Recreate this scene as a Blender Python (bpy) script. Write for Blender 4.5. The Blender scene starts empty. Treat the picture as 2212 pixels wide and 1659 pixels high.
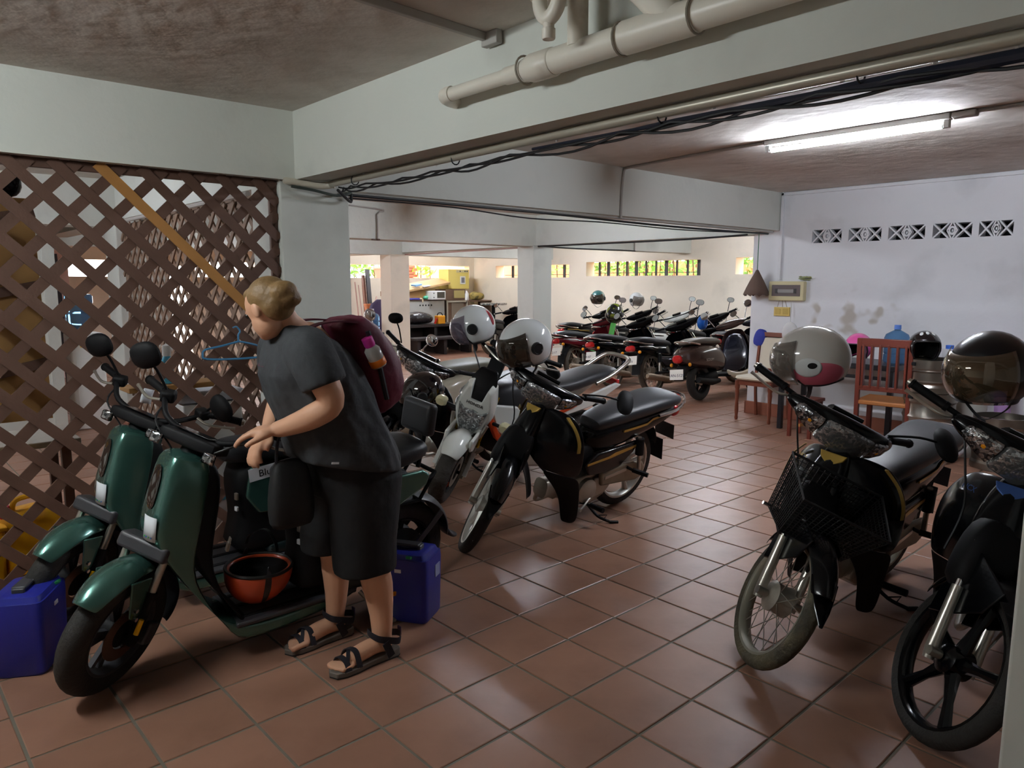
import bpy, math, random
from mathutils import Vector, Matrix, Euler
sc = bpy.context.scene
COL = sc.collection
rnd = random.Random(7)
PI = math.pi
# ------------------------------------------------------------------ camera, world, exposure
cam_d = bpy.data.cameras.new('camera'); cam = bpy.data.objects.new('camera', cam_d); COL.objects.link(cam)
cam_d.sensor_fit = 'HORIZONTAL'; cam_d.sensor_width = 36.0; cam_d.lens = 36.0 * 1586.52 / 2212
cam_d.clip_start = 0.05; cam_d.clip_end = 200
YAW, PITCH, ROLL = -0.7294, 0.1383, -0.0011
_f = Vector((-math.sin(YAW) * math.cos(PITCH), math.cos(YAW) * math.cos(PITCH), -math.sin(PITCH)))
_r = Vector((math.cos(YAW), math.sin(YAW), 0)); _d = _f.cross(_r)
_r2 = _r * math.cos(ROLL) + _d * math.sin(ROLL); _d2 = -_r * math.sin(ROLL) + _d * math.cos(ROLL)
cam.matrix_world = Matrix(((_r2.x, -_d2.x, -_f.x, 0), (_r2.y, -_d2.y, -_f.y, 0), (_r2.z, -_d2.z, -_f.z, 1.4693), (0, 0, 0, 1)))
sc.camera = cam
w = bpy.data.worlds.new('sky'); sc.world = w; w.use_nodes = True
bg = w.node_tree.nodes['Background']; bg.inputs[0].default_value = (0.93, 0.97, 1.0, 1); bg.inputs[1].default_value = 6.0
sc.view_settings.view_transform = 'Standard'; sc.view_settings.look = 'None'
sc.view_settings.exposure = 0.5; sc.view_settings.gamma = 1.0; sc.view_settings.use_curve_mapping = False
sc.cycles.max_bounces = 7; sc.cycles.diffuse_bounces = 4; sc.cycles.glossy_bounces = 3
sc.cycles.transmission_bounces = 4; sc.cycles.transparent_max_bounces = 8
sc.cycles.caustics_reflective = False; sc.cycles.caustics_refractive = False
sc.cycles.use_denoising = True; sc.cycles.use_adaptive_sampling = True; sc.cycles.adaptive_threshold = .02

def daylight_portal(loc, rot, sx, sy):
    d = bpy.data.lights.new('daylight_portal', 'AREA'); d.shape = 'RECTANGLE'; d.size = sx; d.size_y = sy
    d.cycles.is_portal = True
    o = bpy.data.objects.new('daylight_portal', d); COL.objects.link(o); o.location = loc; o.rotation_euler = rot
sun_d = bpy.data.lights.new('sun', 'SUN'); sun = bpy.data.objects.new('sun', sun_d); COL.objects.link(sun)
sun_d.energy = 3.5; sun_d.angle = 0.03; sun_d.color = (1, .93, .8); sun.rotation_euler = (math.radians(38), 0, math.radians(205))

# ------------------------------------------------------------------ helpers
def lin(c):
    return tuple((x / 255 / 12.92 if x / 255 <= .04045 else ((x / 255 + .055) / 1.055) ** 2.4) for x in c) + (1,)
MATS = {}
def P(name, col, rough=.5, metal=0, noise=0, nscale=20, bump=0, bscale=60, coat=0, trans=0, ior=1.45, alpha=1, emit=None, estr=0, dirt=None, dscale=3, dlo=.5, dhi=.75, rand=0, spec=.5):
    if name in MATS: return MATS[name]
    m = bpy.data.materials.new(name); m.use_nodes = True; nt = m.node_tree; N = nt.nodes; L = nt.links
    b = N['Principled BSDF']; c = lin(col)
    b.inputs['Base Color'].default_value = c; b.inputs['Roughness'].default_value = rough; b.inputs['Metallic'].default_value = metal
    b.inputs['Coat Weight'].default_value = coat; b.inputs['Transmission Weight'].default_value = trans; b.inputs['IOR'].default_value = ior
    b.inputs['Alpha'].default_value = alpha; b.inputs['Specular IOR Level'].default_value = spec
    if emit: b.inputs['Emission Color'].default_value = lin(emit); b.inputs['Emission Strength'].default_value = estr
    tc = N.new('ShaderNodeTexCoord')
    out = None
    if noise:
        n = N.new('ShaderNodeTexNoise'); n.inputs['Scale'].default_value = nscale; n.inputs['Detail'].default_value = 5
        L.new(tc.outputs['Object'], n.inputs['Vector'])
        mx = N.new('ShaderNodeMix'); mx.data_type = 'RGBA'
        mx.inputs[6].default_value = tuple(x * (1 - noise) for x in c[:3]) + (1,); mx.inputs[7].default_value = tuple(min(1, x * (1 + noise)) for x in c[:3]) + (1,)
        L.new(n.outputs['Fac'], mx.inputs[0]); out = mx.outputs[2]
    if dirt:
        n = N.new('ShaderNodeTexNoise'); n.inputs['Scale'].default_value = dscale; n.inputs['Detail'].default_value = 6
        L.new(tc.outputs['Object'], n.inputs['Vector'])
        mr = N.new('ShaderNodeMapRange'); mr.inputs[1].default_value = dlo; mr.inputs[2].default_value = dhi
        L.new(n.outputs['Fac'], mr.inputs[0])
        mx = N.new('ShaderNodeMix'); mx.data_type = 'RGBA'; mx.inputs[6].default_value = c; mx.inputs[7].default_value = lin(dirt)
        if out: L.new(out, mx.inputs[6])
        L.new(mr.outputs[0], mx.inputs[0]); out = mx.outputs[2]
    if rand:
        oi = N.new('ShaderNodeObjectInfo'); mr = N.new('ShaderNodeMapRange'); mr.inputs[3].default_value = 1 - rand; mr.inputs[4].default_value = 1 + rand
        L.new(oi.outputs['Random'], mr.inputs[0])
        hs = N.new('ShaderNodeHueSaturation'); L.new(mr.outputs[0], hs.inputs['Value']); hs.inputs['Color'].default_value = c
        if out: L.new(out, hs.inputs['Color'])
        out = hs.outputs[0]
    if out: L.new(out, b.inputs['Base Color'])
    if bump:
        n = N.new('ShaderNodeTexNoise'); n.inputs['Scale'].default_value = bscale; n.inputs['Detail'].default_value = 4
        L.new(tc.outputs['Object'], n.inputs['Vector'])
        bp = N.new('ShaderNodeBump'); bp.inputs['Strength'].default_value = bump; bp.inputs['Distance'].default_value = .02
        L.new(n.outputs['Fac'], bp.inputs['Height']); L.new(bp.outputs[0], b.inputs['Normal'])
    MATS[name] = m
    return m

def V(*a): return Vector(a[0] if len(a) == 1 else a)
def sup(c, a, b, ra, rb, p=2.0, n=16, pb=None):
    """superellipse ring round c in the plane of a, b"""
    c, a, b = V(c), V(a), V(b); r = []
    for i in range(n):
        t = 2 * PI * i / n + PI / n; x, y = math.cos(t), math.sin(t)
        q = pb if (pb and y < 0) else p
        r.append(c + a * (ra * math.copysign(abs(x) ** (2 / q), x)) + b * (rb * math.copysign(abs(y) ** (2 / q), y)))
    return r
XF = None
class B:
    def __init__(s, T=None): s.v = []; s.f = []; s.T = T
    def add(s, vs, fs):
        k = len(s.v); s.v += [V(p) for p in vs]; s.f += [tuple(i + k for i in f) for f in fs]; return s
    def box(s, c, d, rot=None, top=1.0):
        hx, hy, hz = d[0] / 2, d[1] / 2, d[2] / 2
        R = (Euler(rot).to_matrix() if isinstance(rot, (tuple, list)) else rot) if rot is not None else Matrix.Identity(3)
        vs = [V(c) + R @ Vector((x * hx * (top if z > 0 else 1), y * hy * (top if z > 0 else 1), z * hz)) for z in (-1, 1) for x, y in ((-1, -1), (1, -1), (1, 1), (-1, 1))]
        return s.add(vs, [(3, 2, 1, 0), (4, 5, 6, 7), (0, 1, 5, 4), (1, 2, 6, 5), (2, 3, 7, 6), (3, 0, 4, 7)])
    def bar(s, p, q, wd, th, up=(0, 0, 1)):
        """rectangular bar from p to q, wd across, th along 'up'-ish normal"""
        p, q = V(p), V(q); d = (q - p).normalized(); a = d.cross(V(up)).normalized(); b = a.cross(d)
        vs = [e + a * x * wd / 2 + b * y * th / 2 for e in (p, q) for x, y in ((-1, -1), (1, -1), (1, 1), (-1, 1))]
        return s.add(vs, [(3, 2, 1, 0), (4, 5, 6, 7), (0, 1, 5, 4), (1, 2, 6, 5), (2, 3, 7, 6), (3, 0, 4, 7)])
    def loft(s, rings, cap=True, closed=False):
        n = len(rings[0]); k = len(rings); vs = [p for r in rings for p in r]; fs = []
        for i in range(k if closed else k - 1):
            j = (i + 1) % k
            for a in range(n):
                b = (a + 1) % n; fs.append((i * n + a, i * n + b, j * n + b, j * n + a))
        if cap and not closed: fs += [tuple(reversed(range(n))), tuple((k - 1) * n + a for a in range(n))]
        return s.add(vs, fs)
    def tube(s, pts, r, n=8, cap=True, closed=False, flat=1.0):
        pts = [V(p) for p in pts]; k = len(pts); rs = r if isinstance(r, (list, tuple)) else [r] * k
        tg = []
        for i in range(k):
            a = pts[(i - 1) % k] if (closed or i > 0) else pts[i]; b = pts[(i + 1) % k] if (closed or i < k - 1) else pts[i]
            tg.append((b - a).normalized())
        u = tg[0].orthogonal().normalized(); rings = []
        for i in range(k):
            u = (u - tg[i] * u.dot(tg[i]))
            u = u.normalized() if u.length > 1e-6 else tg[i].orthogonal().normalized()
            w_ = tg[i].cross(u); rings.append([pts[i] + (u * math.cos(2 * PI * a / n) * flat + w_ * math.sin(2 * PI * a / n)) * rs[i] for a in range(n)])
        return s.loft(rings, cap, closed)
    def spine(s, st, n=16, cap=True):
        """st: (x, z, halfwidth_y, halfheight, exponent) along a spine in the XZ plane; rings square to the spine"""
        rings = []
        for i, q in enumerate(st):
            a = st[max(0, i - 1)]; b = st[min(len(st) - 1, i + 1)]
            t = Vector((b[0] - a[0], 0, b[1] - a[1])).normalized(); up = Vector((-t.z, 0, t.x))
            if len(q) > 5 and q[5] is not None: up = Vector((-math.sin(q[5]), 0, math.cos(q[5])))
            y0 = q[6] if len(q) > 6 else 0
            rings.append(sup((q[0], y0, q[1]), (0, 1, 0), up, q[2], q[3], q[4] if len(q) > 4 else 2.5, n))
        return s.loft(rings, cap)
    def lathe(s, prof, o=(0, 0, 0), ax=(0, 0, 1), n=24, closed=False):
        ax = V(ax).normalized(); u = ax.orthogonal().normalized(); w_ = ax.cross(u); o = V(o)
        return s.loft([[o + ax * h + (u * math.cos(2 * PI * a / n) + w_ * math.sin(2 * PI * a / n)) * r for a in range(n)] for r, h in prof], not closed, closed)
    def torus(s, o, ax, R, r, n=32, m=10, sx=1.0):
        return s.lathe([(R + r * math.cos(2 * PI * i / m), r * sx * math.sin(2 * PI * i / m)) for i in range(m)], o, ax, n, True)
    def ball(s, c, r, n=16, m=9):
        r = (r, r, r) if not isinstance(r, (tuple, list)) else r
        return s.loft([[V(c) + Vector((r[0] * math.sin(t) * math.cos(2 * PI * a / n), r[1] * math.sin(t) * math.sin(2 * PI * a / n), r[2] * math.cos(t))) for a in range(n)]
                       for t in [PI * (.02 + .96 * i / (m - 1)) for i in range(m)]][::-1])
    def prism(s, poly, y0, y1, plane='xz'):
        """polygon (list of 2d points) extruded between y0 and y1"""
        f = {'xz': lambda p, y: (p[0], y, p[1]), 'xy': lambda p, y: (p[0], p[1], y), 'yz': lambda p, y: (y, p[0], p[1])}[plane]
        n = len(poly); vs = [f(p, y0) for p in poly] + [f(p, y1) for p in poly]
        return s.add(vs, [tuple(range(n)), tuple(reversed(range(n, 2 * n)))] + [(i + n, (i + 1) % n + n, (i + 1) % n, i) for i in range(n)])
    def grid(s, rows, closed=False):
        n = len(rows[0]); vs = [p for r in rows for p in r]
        return s.add(vs, [(i * n + a, i * n + (a + 1) % n, (i + 1) * n + (a + 1) % n, (i + 1) * n + a) for i in range(len(rows) - 1) for a in range(n if closed else n - 1)])
    def build(s, name, mat, parent=None, bevel=0, sub=0, solid=0, sharp=40, remesh=0, smooth=True, off=-1, seg=2, smo=0):
        me = bpy.data.meshes.new(name)
        vs = [s.T @ p for p in s.v] if s.T is not None else s.v
        if XF: vs = [XF(p) for p in vs]
        me.from_pydata([tuple(p) for p in vs], [], s.f); me.update()
        o = bpy.data.objects.new(name, me); COL.objects.link(o)
        fix_normals(me)
        if mat: me.materials.append(mat)
        if smooth:
            me.polygons.foreach_set('use_smooth', [True] * len(me.polygons)); me.set_sharp_from_angle(angle=math.radians(sharp))
        if solid: md = o.modifiers.new('s', 'SOLIDIFY'); md.thickness = solid; md.offset = off
        if bevel: md = o.modifiers.new('b', 'BEVEL'); md.width = bevel; md.segments = seg; md.limit_method = 'ANGLE'; md.angle_limit = math.radians(35); md.harden_normals = False
        if remesh:
            md = o.modifiers.new('r', 'REMESH'); md.mode = 'VOXEL'; md.voxel_size = remesh; md.use_smooth_shade = True
            if smo: md = o.modifiers.new('m', 'SMOOTH'); md.iterations = smo; md.factor = .5
        if sub: md = o.modifiers.new('u', 'SUBSURF'); md.levels = sub; md.render_levels = sub
        if parent: o.parent = parent
        return o
import bmesh
def fix_normals(me):
    bm = bmesh.new(); bm.from_mesh(me); bmesh.ops.recalc_face_normals(bm, faces=bm.faces); bm.to_mesh(me); bm.free()
def tag(o, label, cat=None, group=None, kind=None):
    o['label'] = label
    if cat: o['category'] = cat
    if group: o['group'] = group
    if kind: o['kind'] = kind
    return o
def thing(name, label, cat, loc=(0, 0, 0), rot=(0, 0, 0), group=None):
    o = bpy.data.objects.new(name, None); COL.objects.link(o); o.location = loc
    o.rotation_euler = (0, 0, rot) if isinstance(rot, (int, float)) else rot
    o.empty_display_size = .1
    return tag(o, label, cat, group)
def struct(name, b, mat, label, cat, bevel=0, parent=None):
    o = b.build(name, mat, parent, bevel=bevel, smooth=bool(bevel))
    return tag(o, label, cat, kind='structure')
def bx(x0, x1, y0, y1, z0, z1): return B().box(((x0 + x1) / 2, (y0 + y1) / 2, (z0 + z1) / 2), (x1 - x0, y1 - y0, z1 - z0))
def text(name, s, size, mat, parent, mtx, align='CENTER', ext=.0006, font=None):
    c = bpy.data.curves.new(name, 'FONT'); c.body = s; c.size = size; c.align_x = align; c.align_y = 'CENTER'; c.extrude = ext; c.resolution_u = 2
    tmp = bpy.data.objects.new(name, c); me = bpy.data.meshes.new_from_object(tmp); bpy.data.objects.remove(tmp); bpy.data.curves.remove(c)
    me.materials.clear(); me.materials.append(mat); me.transform(mtx)
    o = bpy.data.objects.new(name, me); COL.objects.link(o); o.parent = parent
    return o
def frame(o, x, z):
    """matrix with text-right along x, text-normal along z"""
    x = V(x).normalized(); z = V(z); z = (z - x * z.dot(x)).normalized(); y = z.cross(x)
    return Matrix(((x.x, y.x, z.x, o[0]), (x.y, y.y, z.y, o[1]), (x.z, y.z, z.z, o[2]), (0, 0, 0, 1)))
def copy_tree(o, parent=None):
    c = o.copy(); COL.objects.link(c)
    if parent is not None: c.parent = parent
    for ch in KIDS.get(o.name, []) or [k for k in bpy.data.objects if k.parent == o]:
        copy_tree(ch, c)
    return c
KIDS = {}
def bez(pts, n=6):
    """Catmull-Rom through pts"""
    pts = [V(p) for p in pts]; out = []
    for i in range(len(pts) - 1):
        p0 = pts[max(0, i - 1)]; p1 = pts[i]; p2 = pts[i + 1]; p3 = pts[min(len(pts) - 1, i + 2)]
        for k in range(n):
            t = k / n; out.append(.5 * ((2 * p1) + (p2 - p0) * t + (2 * p0 - 5 * p1 + 4 * p2 - p3) * t * t + (3 * p1 - p0 - 3 * p2 + p3) * t ** 3))
    return out + [pts[-1]]
# ------------------------------------------------------------------ materials of the building
def wallmat(name, col, rough=.75, stain=None):
    return P(name, col, rough, noise=.05, nscale=2.2, bump=.12, bscale=18, dirt=stain or tuple(int(x * .86) for x in col), dscale=1.6, dlo=.55, dhi=.85, spec=.3)
M_wall = wallmat('white_wall_paint', (214, 216, 208))
M_wallr = wallmat('bluish_wall_paint', (226, 227, 230))
M_cream = wallmat('cream_wall_paint', (232, 220, 202))
M_ceil = P('ceiling_plaster', (214, 208, 200), .85, noise=.1, nscale=1.3, bump=.5, bscale=7, dirt=(184, 174, 164), dscale=2.2, dlo=.45, dhi=.8, spec=.2)
M_tile = P('terracotta_tile', (152, 112, 92), .36, noise=.10, nscale=5, bump=.05, bscale=9, dirt=(130, 93, 75), dscale=4, dlo=.45, dhi=.8, rand=.10)
M_grout = P('grey_grout', (112, 106, 94), .8, noise=.2, nscale=14)
M_base = P('terracotta_base', (150, 92, 72), .4, noise=.1, nscale=6)
M_pvc = P('pvc_pipe', (228, 222, 208), .35, noise=.06, nscale=7, dirt=(150, 122, 92), dscale=5, dlo=.62, dhi=.85)
M_steelc = P('conduit_steel', (176, 170, 154), .35, .3, noise=.1)
M_black = P('black_plastic', (22, 22, 24), .45)
M_cable = P('black_cable', (24, 25, 28), .5)
M_gwire = P('grey_conduit', (176, 172, 166), .5)
# ------------------------------------------------------------------ floor
T = .30; TY = .0121; CX, CY = 5.0379, -5.5327
TA = Vector((math.cos(TY), math.sin(TY), 0)) * T; TB = Vector((-math.sin(TY), math.cos(TY), 0)) * T
floor = struct('floor', bx(-3.2, 11.4, -3.2, 17, -.12, -.004), M_grout, 'terracotta tiled garage floor with grey grout', 'floor')
def tile_mesh(g):
    b = B(); h = T / 2 - g / 2; e = .003
    b.loft([[(x * (h - d), y * (h - d), z) for x, y in ((-1, -1), (1, -1), (1, 1), (-1, 1))] for d, z in ((0, -.012), (0, -e * .6), (e, 0))])
    return b
def in_room(p): return -3.1 < p.x < 11.1 and -3.1 < p.y < 16.5
fwd2 = Vector((_f.x, _f.y, 0)).normalized()
cells = []
for l in range(-60, 22):
    for c in range(-22, 42):
        p = TA * (c + .5 + CX) - TB * (l + .5 + CY)
        if not in_room(p): continue
        d = p - Vector((0, 0, 1.4693)); q = Vector((d.dot(_r2), d.dot(_d2), d.dot(_f)))
        vis = q.z > .5 and abs(q.x / q.z) < .78 and abs(q.y / q.z) < .6
        cells.append((vis, p.length, p))
visc = sorted([c for c in cells if c[0]], key=lambda c: c[1])
near, rest = visc[:300], visc[300:] + [c for c in cells if not c[0]]
tm = tile_mesh(.010).build('tile', M_tile, floor, smooth=False); tm.rotation_euler.z = TY; tm.location = near[0][2]
for _, _, p in near[1:]:
    o = tm.copy(); COL.objects.link(o); o.location = p + Vector((0, 0, rnd.uniform(-.0008, .0004))); o.rotation_euler = (rnd.uniform(-.0015, .0015), rnd.uniform(-.0015, .0015), TY)
b = B(); base = tile_mesh(.010)
for _, _, p in rest:
    b.add([p + Vector((v.x * math.cos(TY) - v.y * math.sin(TY), v.x * math.sin(TY) + v.y * math.cos(TY), v.z)) for v in base.v], base.f)
M_tile2 = P('terracotta_tile_far', (152, 112, 92), .36, noise=.14, nscale=3.3, bump=.05, bscale=9, dirt=(130, 93, 75), dscale=2, dlo=.45, dhi=.8)
o = b.build('floor_tiles', M_tile2, floor, smooth=False); o['kind'] = 'stuff'
# ------------------------------------------------------------------ ceiling, beams, columns
struct('ceiling', bx(-3.2, 11.4, -3.2, 14.1, 2.41, 2.56), M_ceil, 'rough grey plaster ceiling of the garage', 'ceiling')
def beam(b, label): return struct('beam', b, M_wall, label, 'beam')
beam(bx(-3.2, 1.93, 4.0, 4.28, 2.035, 2.415), 'white concrete beam above the wooden lattice')
beam(bx(1.93, 2.19, -3.2, 4.3, 2.04, 2.416), 'white concrete beam carrying the thick PVC drain pipe')
beam(bx(2.19, 7.5, 4.06, 4.33, 2.015, 2.417), 'white concrete beam running from the front column to the vented wall')
beam(bx(1.93, 2.19, 4.3, 14, 2.04, 2.414), 'white concrete beam above the inner lattice behind the column')
beam(bx(-3.2, 11.2, 7.76, 8.06, 1.975, 2.413), 'white concrete beam over the row of parked motorbikes')
beam(bx(7.4, 7.68, 4.3, 14, 1.985, 2.412), 'white concrete beam from the breaker box to the middle column')
beam(bx(-3.2, 11.2, 11.22, 11.52, 1.94, 2.411), 'pinkish concrete beam in front of the far wall')
def column(x0, x1, y0, y1, z, label, mat=None, base=True):
    c = struct('column', bx(x0, x1, y0, y1, 0, z), mat or M_wall, label, 'column', bevel=.008)
    if base:
        o = bx(x0 - .015, x1 + .015, y0 - .015, y1 + .015, 0, .15).build('baseboard', M_base, c, bevel=.004)
    return c
column(1.85, 2.285, 4.03, 4.43, 2.05, 'white concrete column behind the bending person')
column(7.335, 7.705, 7.75, 8.09, 1.99, 'white concrete column left of the parked motorbike row')
column(7.14, 7.53, 11.2, 11.55, 1.95, 'pink lit concrete column beside the far workbench', M_cream)
column(1.85, 2.29, 7.5, 7.9, 2.05, 'white concrete column seen through the wooden lattice')
column(1.88, 2.3, .02, .415, 2.05, 'white column cut by the right picture edge')
# ------------------------------------------------------------------ right wall with breeze-block vents
VY = [(3.70, 3.395), (3.325, 3.01), (2.945, 2.62), (2.555, 2.235), (2.18, 1.92)]
VZ0, VZ1 = 1.868, 2.0
b = B()
def wb(y0, y1, z0, z1): b.box((7.585, (y0 + y1) / 2, (z0 + z1) / 2), (.23, y1 - y0, z1 - z0))
wb(-3.2, 4.36, 0, VZ0); wb(-3.2, 4.36, VZ1, 2.415)
edges = [4.36] + [e for p in VY for e in p] + [-3.2]
for i in range(0, len(edges), 2): wb(edges[i + 1], edges[i], VZ0, VZ1)
def stained(m):
    # brown mould spots at the height of the table, with a shape of their own
    nt = m.node_tree; N = nt.nodes; L = nt.links; b_ = N['Principled BSDF']; src = b_.inputs['Base Color'].links[0].from_socket
    tc = N.new('ShaderNodeTexCoord'); n = N.new('ShaderNodeTexNoise'); n.inputs['Scale'].default_value = 4.2; n.inputs['Detail'].default_value = 2; L.new(tc.outputs['Object'], n.inputs['Vector'])
    sx = N.new('ShaderNodeSeparateXYZ'); L.new(tc.outputs['Object'], sx.inputs[0]); prev = None
    for sock, lo, hi, a, c in ((n.outputs['Fac'], .56, .66, 0, 1), (sx.outputs['Y'], 2.7, 3.0, 0, 1), (sx.outputs['Y'], 3.75, 3.6, 0, 1), (sx.outputs['Z'], .75, .95, 0, 1), (sx.outputs['Z'], 1.42, 1.32, 0, 1)):
        r = N.new('ShaderNodeMapRange'); r.interpolation_type = 'SMOOTHSTEP'; r.inputs[1].default_value = min(lo, hi); r.inputs[2].default_value = max(lo, hi)
        r.inputs[3].default_value, r.inputs[4].default_value = (0, 1) if lo < hi else (1, 0); L.new(sock, r.inputs[0])
        if prev is None: prev = r.outputs[0]
        else:
            k = N.new('ShaderNodeMath'); k.operation = 'MULTIPLY'; L.new(prev, k.inputs[0]); L.new(r.outputs[0], k.inputs[1]); prev = k.outputs[0]
    h = N.new('ShaderNodeMath'); h.operation = 'MULTIPLY'; h.inputs[1].default_value = .55; L.new(prev, h.inputs[0])
    mx = N.new('ShaderNodeMix'); mx.data_type = 'RGBA'; L.new(h.outputs[0], mx.inputs[0]); L.new(src, mx.inputs[6]); mx.inputs[7].default_value = lin((150, 132, 98)); L.new(mx.outputs[2], b_.inputs['Base Color'])
    return m
wall_right = struct('wall_right', b, stained(wallmat('stained_wall_paint', (226, 227, 230))), 'white wall with a row of breeze block vents', 'wall')
bx(7.448, 7.475, -3.2, 4.375, 0, .14).build('baseboard', M_base, wall_right, bevel=.004)
bx(7.448, 7.72, 4.36, 4.378, 0, .14).build('baseboard', M_base, wall_right, bevel=.004)
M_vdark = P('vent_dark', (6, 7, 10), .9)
for i, (y1, y0) in enumerate(VY):
    # decorative block: frame edge, two X crosses, a ring with a diamond between them
    b = B(); zc = (VZ0 + VZ1) / 2; hh = (VZ1 - VZ0) / 2; w_ = y1 - y0; cw = w_ * .41
    for a, e in ((y0, y0 + cw), (y1 - cw, y1)):
        b.bar((7.50, a, VZ0), (7.50, e, VZ1), .014, .05, (1, 0, 0)); b.bar((7.501, a, VZ1), (7.501, e, VZ0), .014, .05, (1, 0, 0))
    yc = (y0 + y1) / 2
    b.loft([sup((7.475 + d, yc, zc), (0, 1, 0), (0, 0, 1), r, r * 1.35, 2, 14) for r, d in ((.030, 0), (.030, .06), (.016, .06), (.016, 0))], False, True)
    b.box((7.51, yc, zc), (.05, .012, .022))
    for s in (-1, 1): b.bar((7.5, yc + s * w_ * .02, VZ1), (7.5, yc + s * w_ * .13, zc), .012, .05, (1, 0, 0)); b.bar((7.5, yc + s * w_ * .02, VZ0), (7.5, yc + s * w_ * .13, zc), .012, .05, (1, 0, 0))
    o = b.build('vent_block', M_wallr, wall_right, smooth=False)
    bx(7.66, 7.69, y0, y1, VZ0, VZ1).build('vent_shade_panel', M_vdark, o, smooth=False)  # black sheet painting in the shade of the space behind the vent
# ------------------------------------------------------------------ far walls with strip windows
def holed(name, plane, at, th, a0, a1, z0, z1, holes, mat, label):
    b = B()
    def wbx(u0, u1, p, q):
        if plane == 'x': b.box((at + th / 2, (u0 + u1) / 2, (p + q) / 2), (th, u1 - u0, q - p))
        else: b.box(((u0 + u1) / 2, at + th / 2, (p + q) / 2), (u1 - u0, th, q - p))
    e = a0
    for u0, u1, p, q in sorted(holes):
        wbx(e, u0, z0, z1)
        if p > z0: wbx(u0, u1, z0, p)
        if q < z1: wbx(u0, u1, q, z1)
        e = u1
    wbx(e, a1, z0, z1)
    return struct(name, b, mat, label, 'wall')
WX = 11.2; WY = 13.9
w_fr = holed('wall_far_right', 'x', WX, .25, -3.2, 14.15, 0, 2.415, [(7.55, 10.27, 1.585, 1.865), (6.0, 6.86, 1.6, 1.88), (10.75, 13.1, 1.56, 1.83), (2.5, 5.0, 1.6, 1.88)], M_cream, 'cream back wall with strip windows behind the motorbikes')
w_f = holed('wall_far', 'y', WY, .2, -3.2, 11.45, 0, 2.415, [(7.2, 11.05, 1.55, 1.83), (2.45, 3.9, 1.55, 1.83), (4.0, 4.6, 0, 1.75), (4.7, 5.85, 1.55, 1.83), (5.95, 7.1, 0, 2.1)], M_cream, 'cream far wall with a strip window above the junk shelf')
struct('wall_left', bx(-3.35, -3.2, -3.2, 14.1, 0, 2.415), M_wall, 'white side wall beyond the lattice', 'wall')
struct('wall_back', bx(-3.35, 11.4, -3.35, -3.2, 0, 2.415), M_wall, 'white wall behind the photographer', 'wall')
daylight_portal((11.47, 8.9, 1.72), (0, math.radians(90), 0), .3, 2.7)
daylight_portal((11.47, 11.9, 1.7), (0, math.radians(90), 0), .3, 2.3)
daylight_portal((9.1, 14.12, 1.69), (math.radians(-90), 0, 0), 3.8, .3)
daylight_portal((6.5, 14.12, 1.05), (math.radians(-90), 0, 0), 1.2, 2.1)
daylight_portal((4.3, 14.12, .88), (math.radians(-90), 0, 0), .6, 1.75)
# ------------------------------------------------------------------ tube lamps
M_tube = P('lit_tube', (255, 255, 255), .3, emit=(236, 243, 255), estr=240)
M_lampw = P('lamp_white', (225, 225, 222), .4)
def tube_lamp(x, y0, y1, label, s=1, tube=None):
    t = thing('tube_lamp', label, 'lamp', (x, (y0 + y1) / 2, 2.41))
    L_ = (y1 - y0) / 2
    bx(-.03, .03, -L_ - .03, L_ + .03, -.035, 0).build('batten', M_lampw, t, bevel=.004)
    b = B(); b.lathe([(.001, -L_), (.014, -L_), (.014, L_), (.001, L_)], (0, 0, -.066), (0, 1, 0), 12); b.build('tube', tube or M_tube, t)
    for e in (-1, 1):
        b = B(); b.box((0, e * (L_ + .012), -.055), (.034, .03, .05)); b.lathe([(.016, -.012), (.016, .012)], (0, e * (L_ + .0), -.066), (0, 1, 0), 12); b.build('lamp_holder', M_lampw, t, bevel=.003)
    b = B(); b.lathe([(.012, -.03), (.012, 0)], (.022, -L_ + .1, -.035), (0, 0, 1), 10); b.build('starter', M_lampw, t)
    if s: bx(-.03, .03, -L_ - .16, -L_ - .04, -.035, -.002).build('junction_box', M_gwire, t, bevel=.006)
    return t
tube_lamp(4.69, 1.585, 2.65, 'lit fluorescent tube lamp on the ceiling before the vented wall')
tube_lamp(-.5, 2.1, 3.2, 'lit fluorescent tube lamp left of the lattice bay', tube=P('lit_tube_strong', (255, 255, 255), .3, emit=(238, 246, 248), estr=205))
tube_lamp(5.2, 5.4, 6.5, 'added unseen tube lamp in the bay behind the middle beam')  # unseen, added to lighten this bay's beam face and floor
tube_lamp(9.0, 12.1, 13.2, 'added unseen tube lamp over the junk corner')  # extra lamp out of sight, added because the far bay came out dark
tube_lamp(9.4, 5.5, 6.6, 'added unseen tube lamp over the retro scooter, hidden by the beams')  # added where daylight alone leaves the back bay too dark
tube_lamp(9.4, 9.2, 10.3, 'added unseen tube lamp over the rear motorbike row')  # another unseen lamp, put in to brighten the rear row
tube_lamp(5.0, 9.2, 10.3, 'added unseen tube lamp in the middle rear bay')  # out of view too, added to lift the middle rear bay
tube_lamp(-.35, 5.6, 6.7, 'lit fluorescent tube lamp behind the lattice bay')
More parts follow.
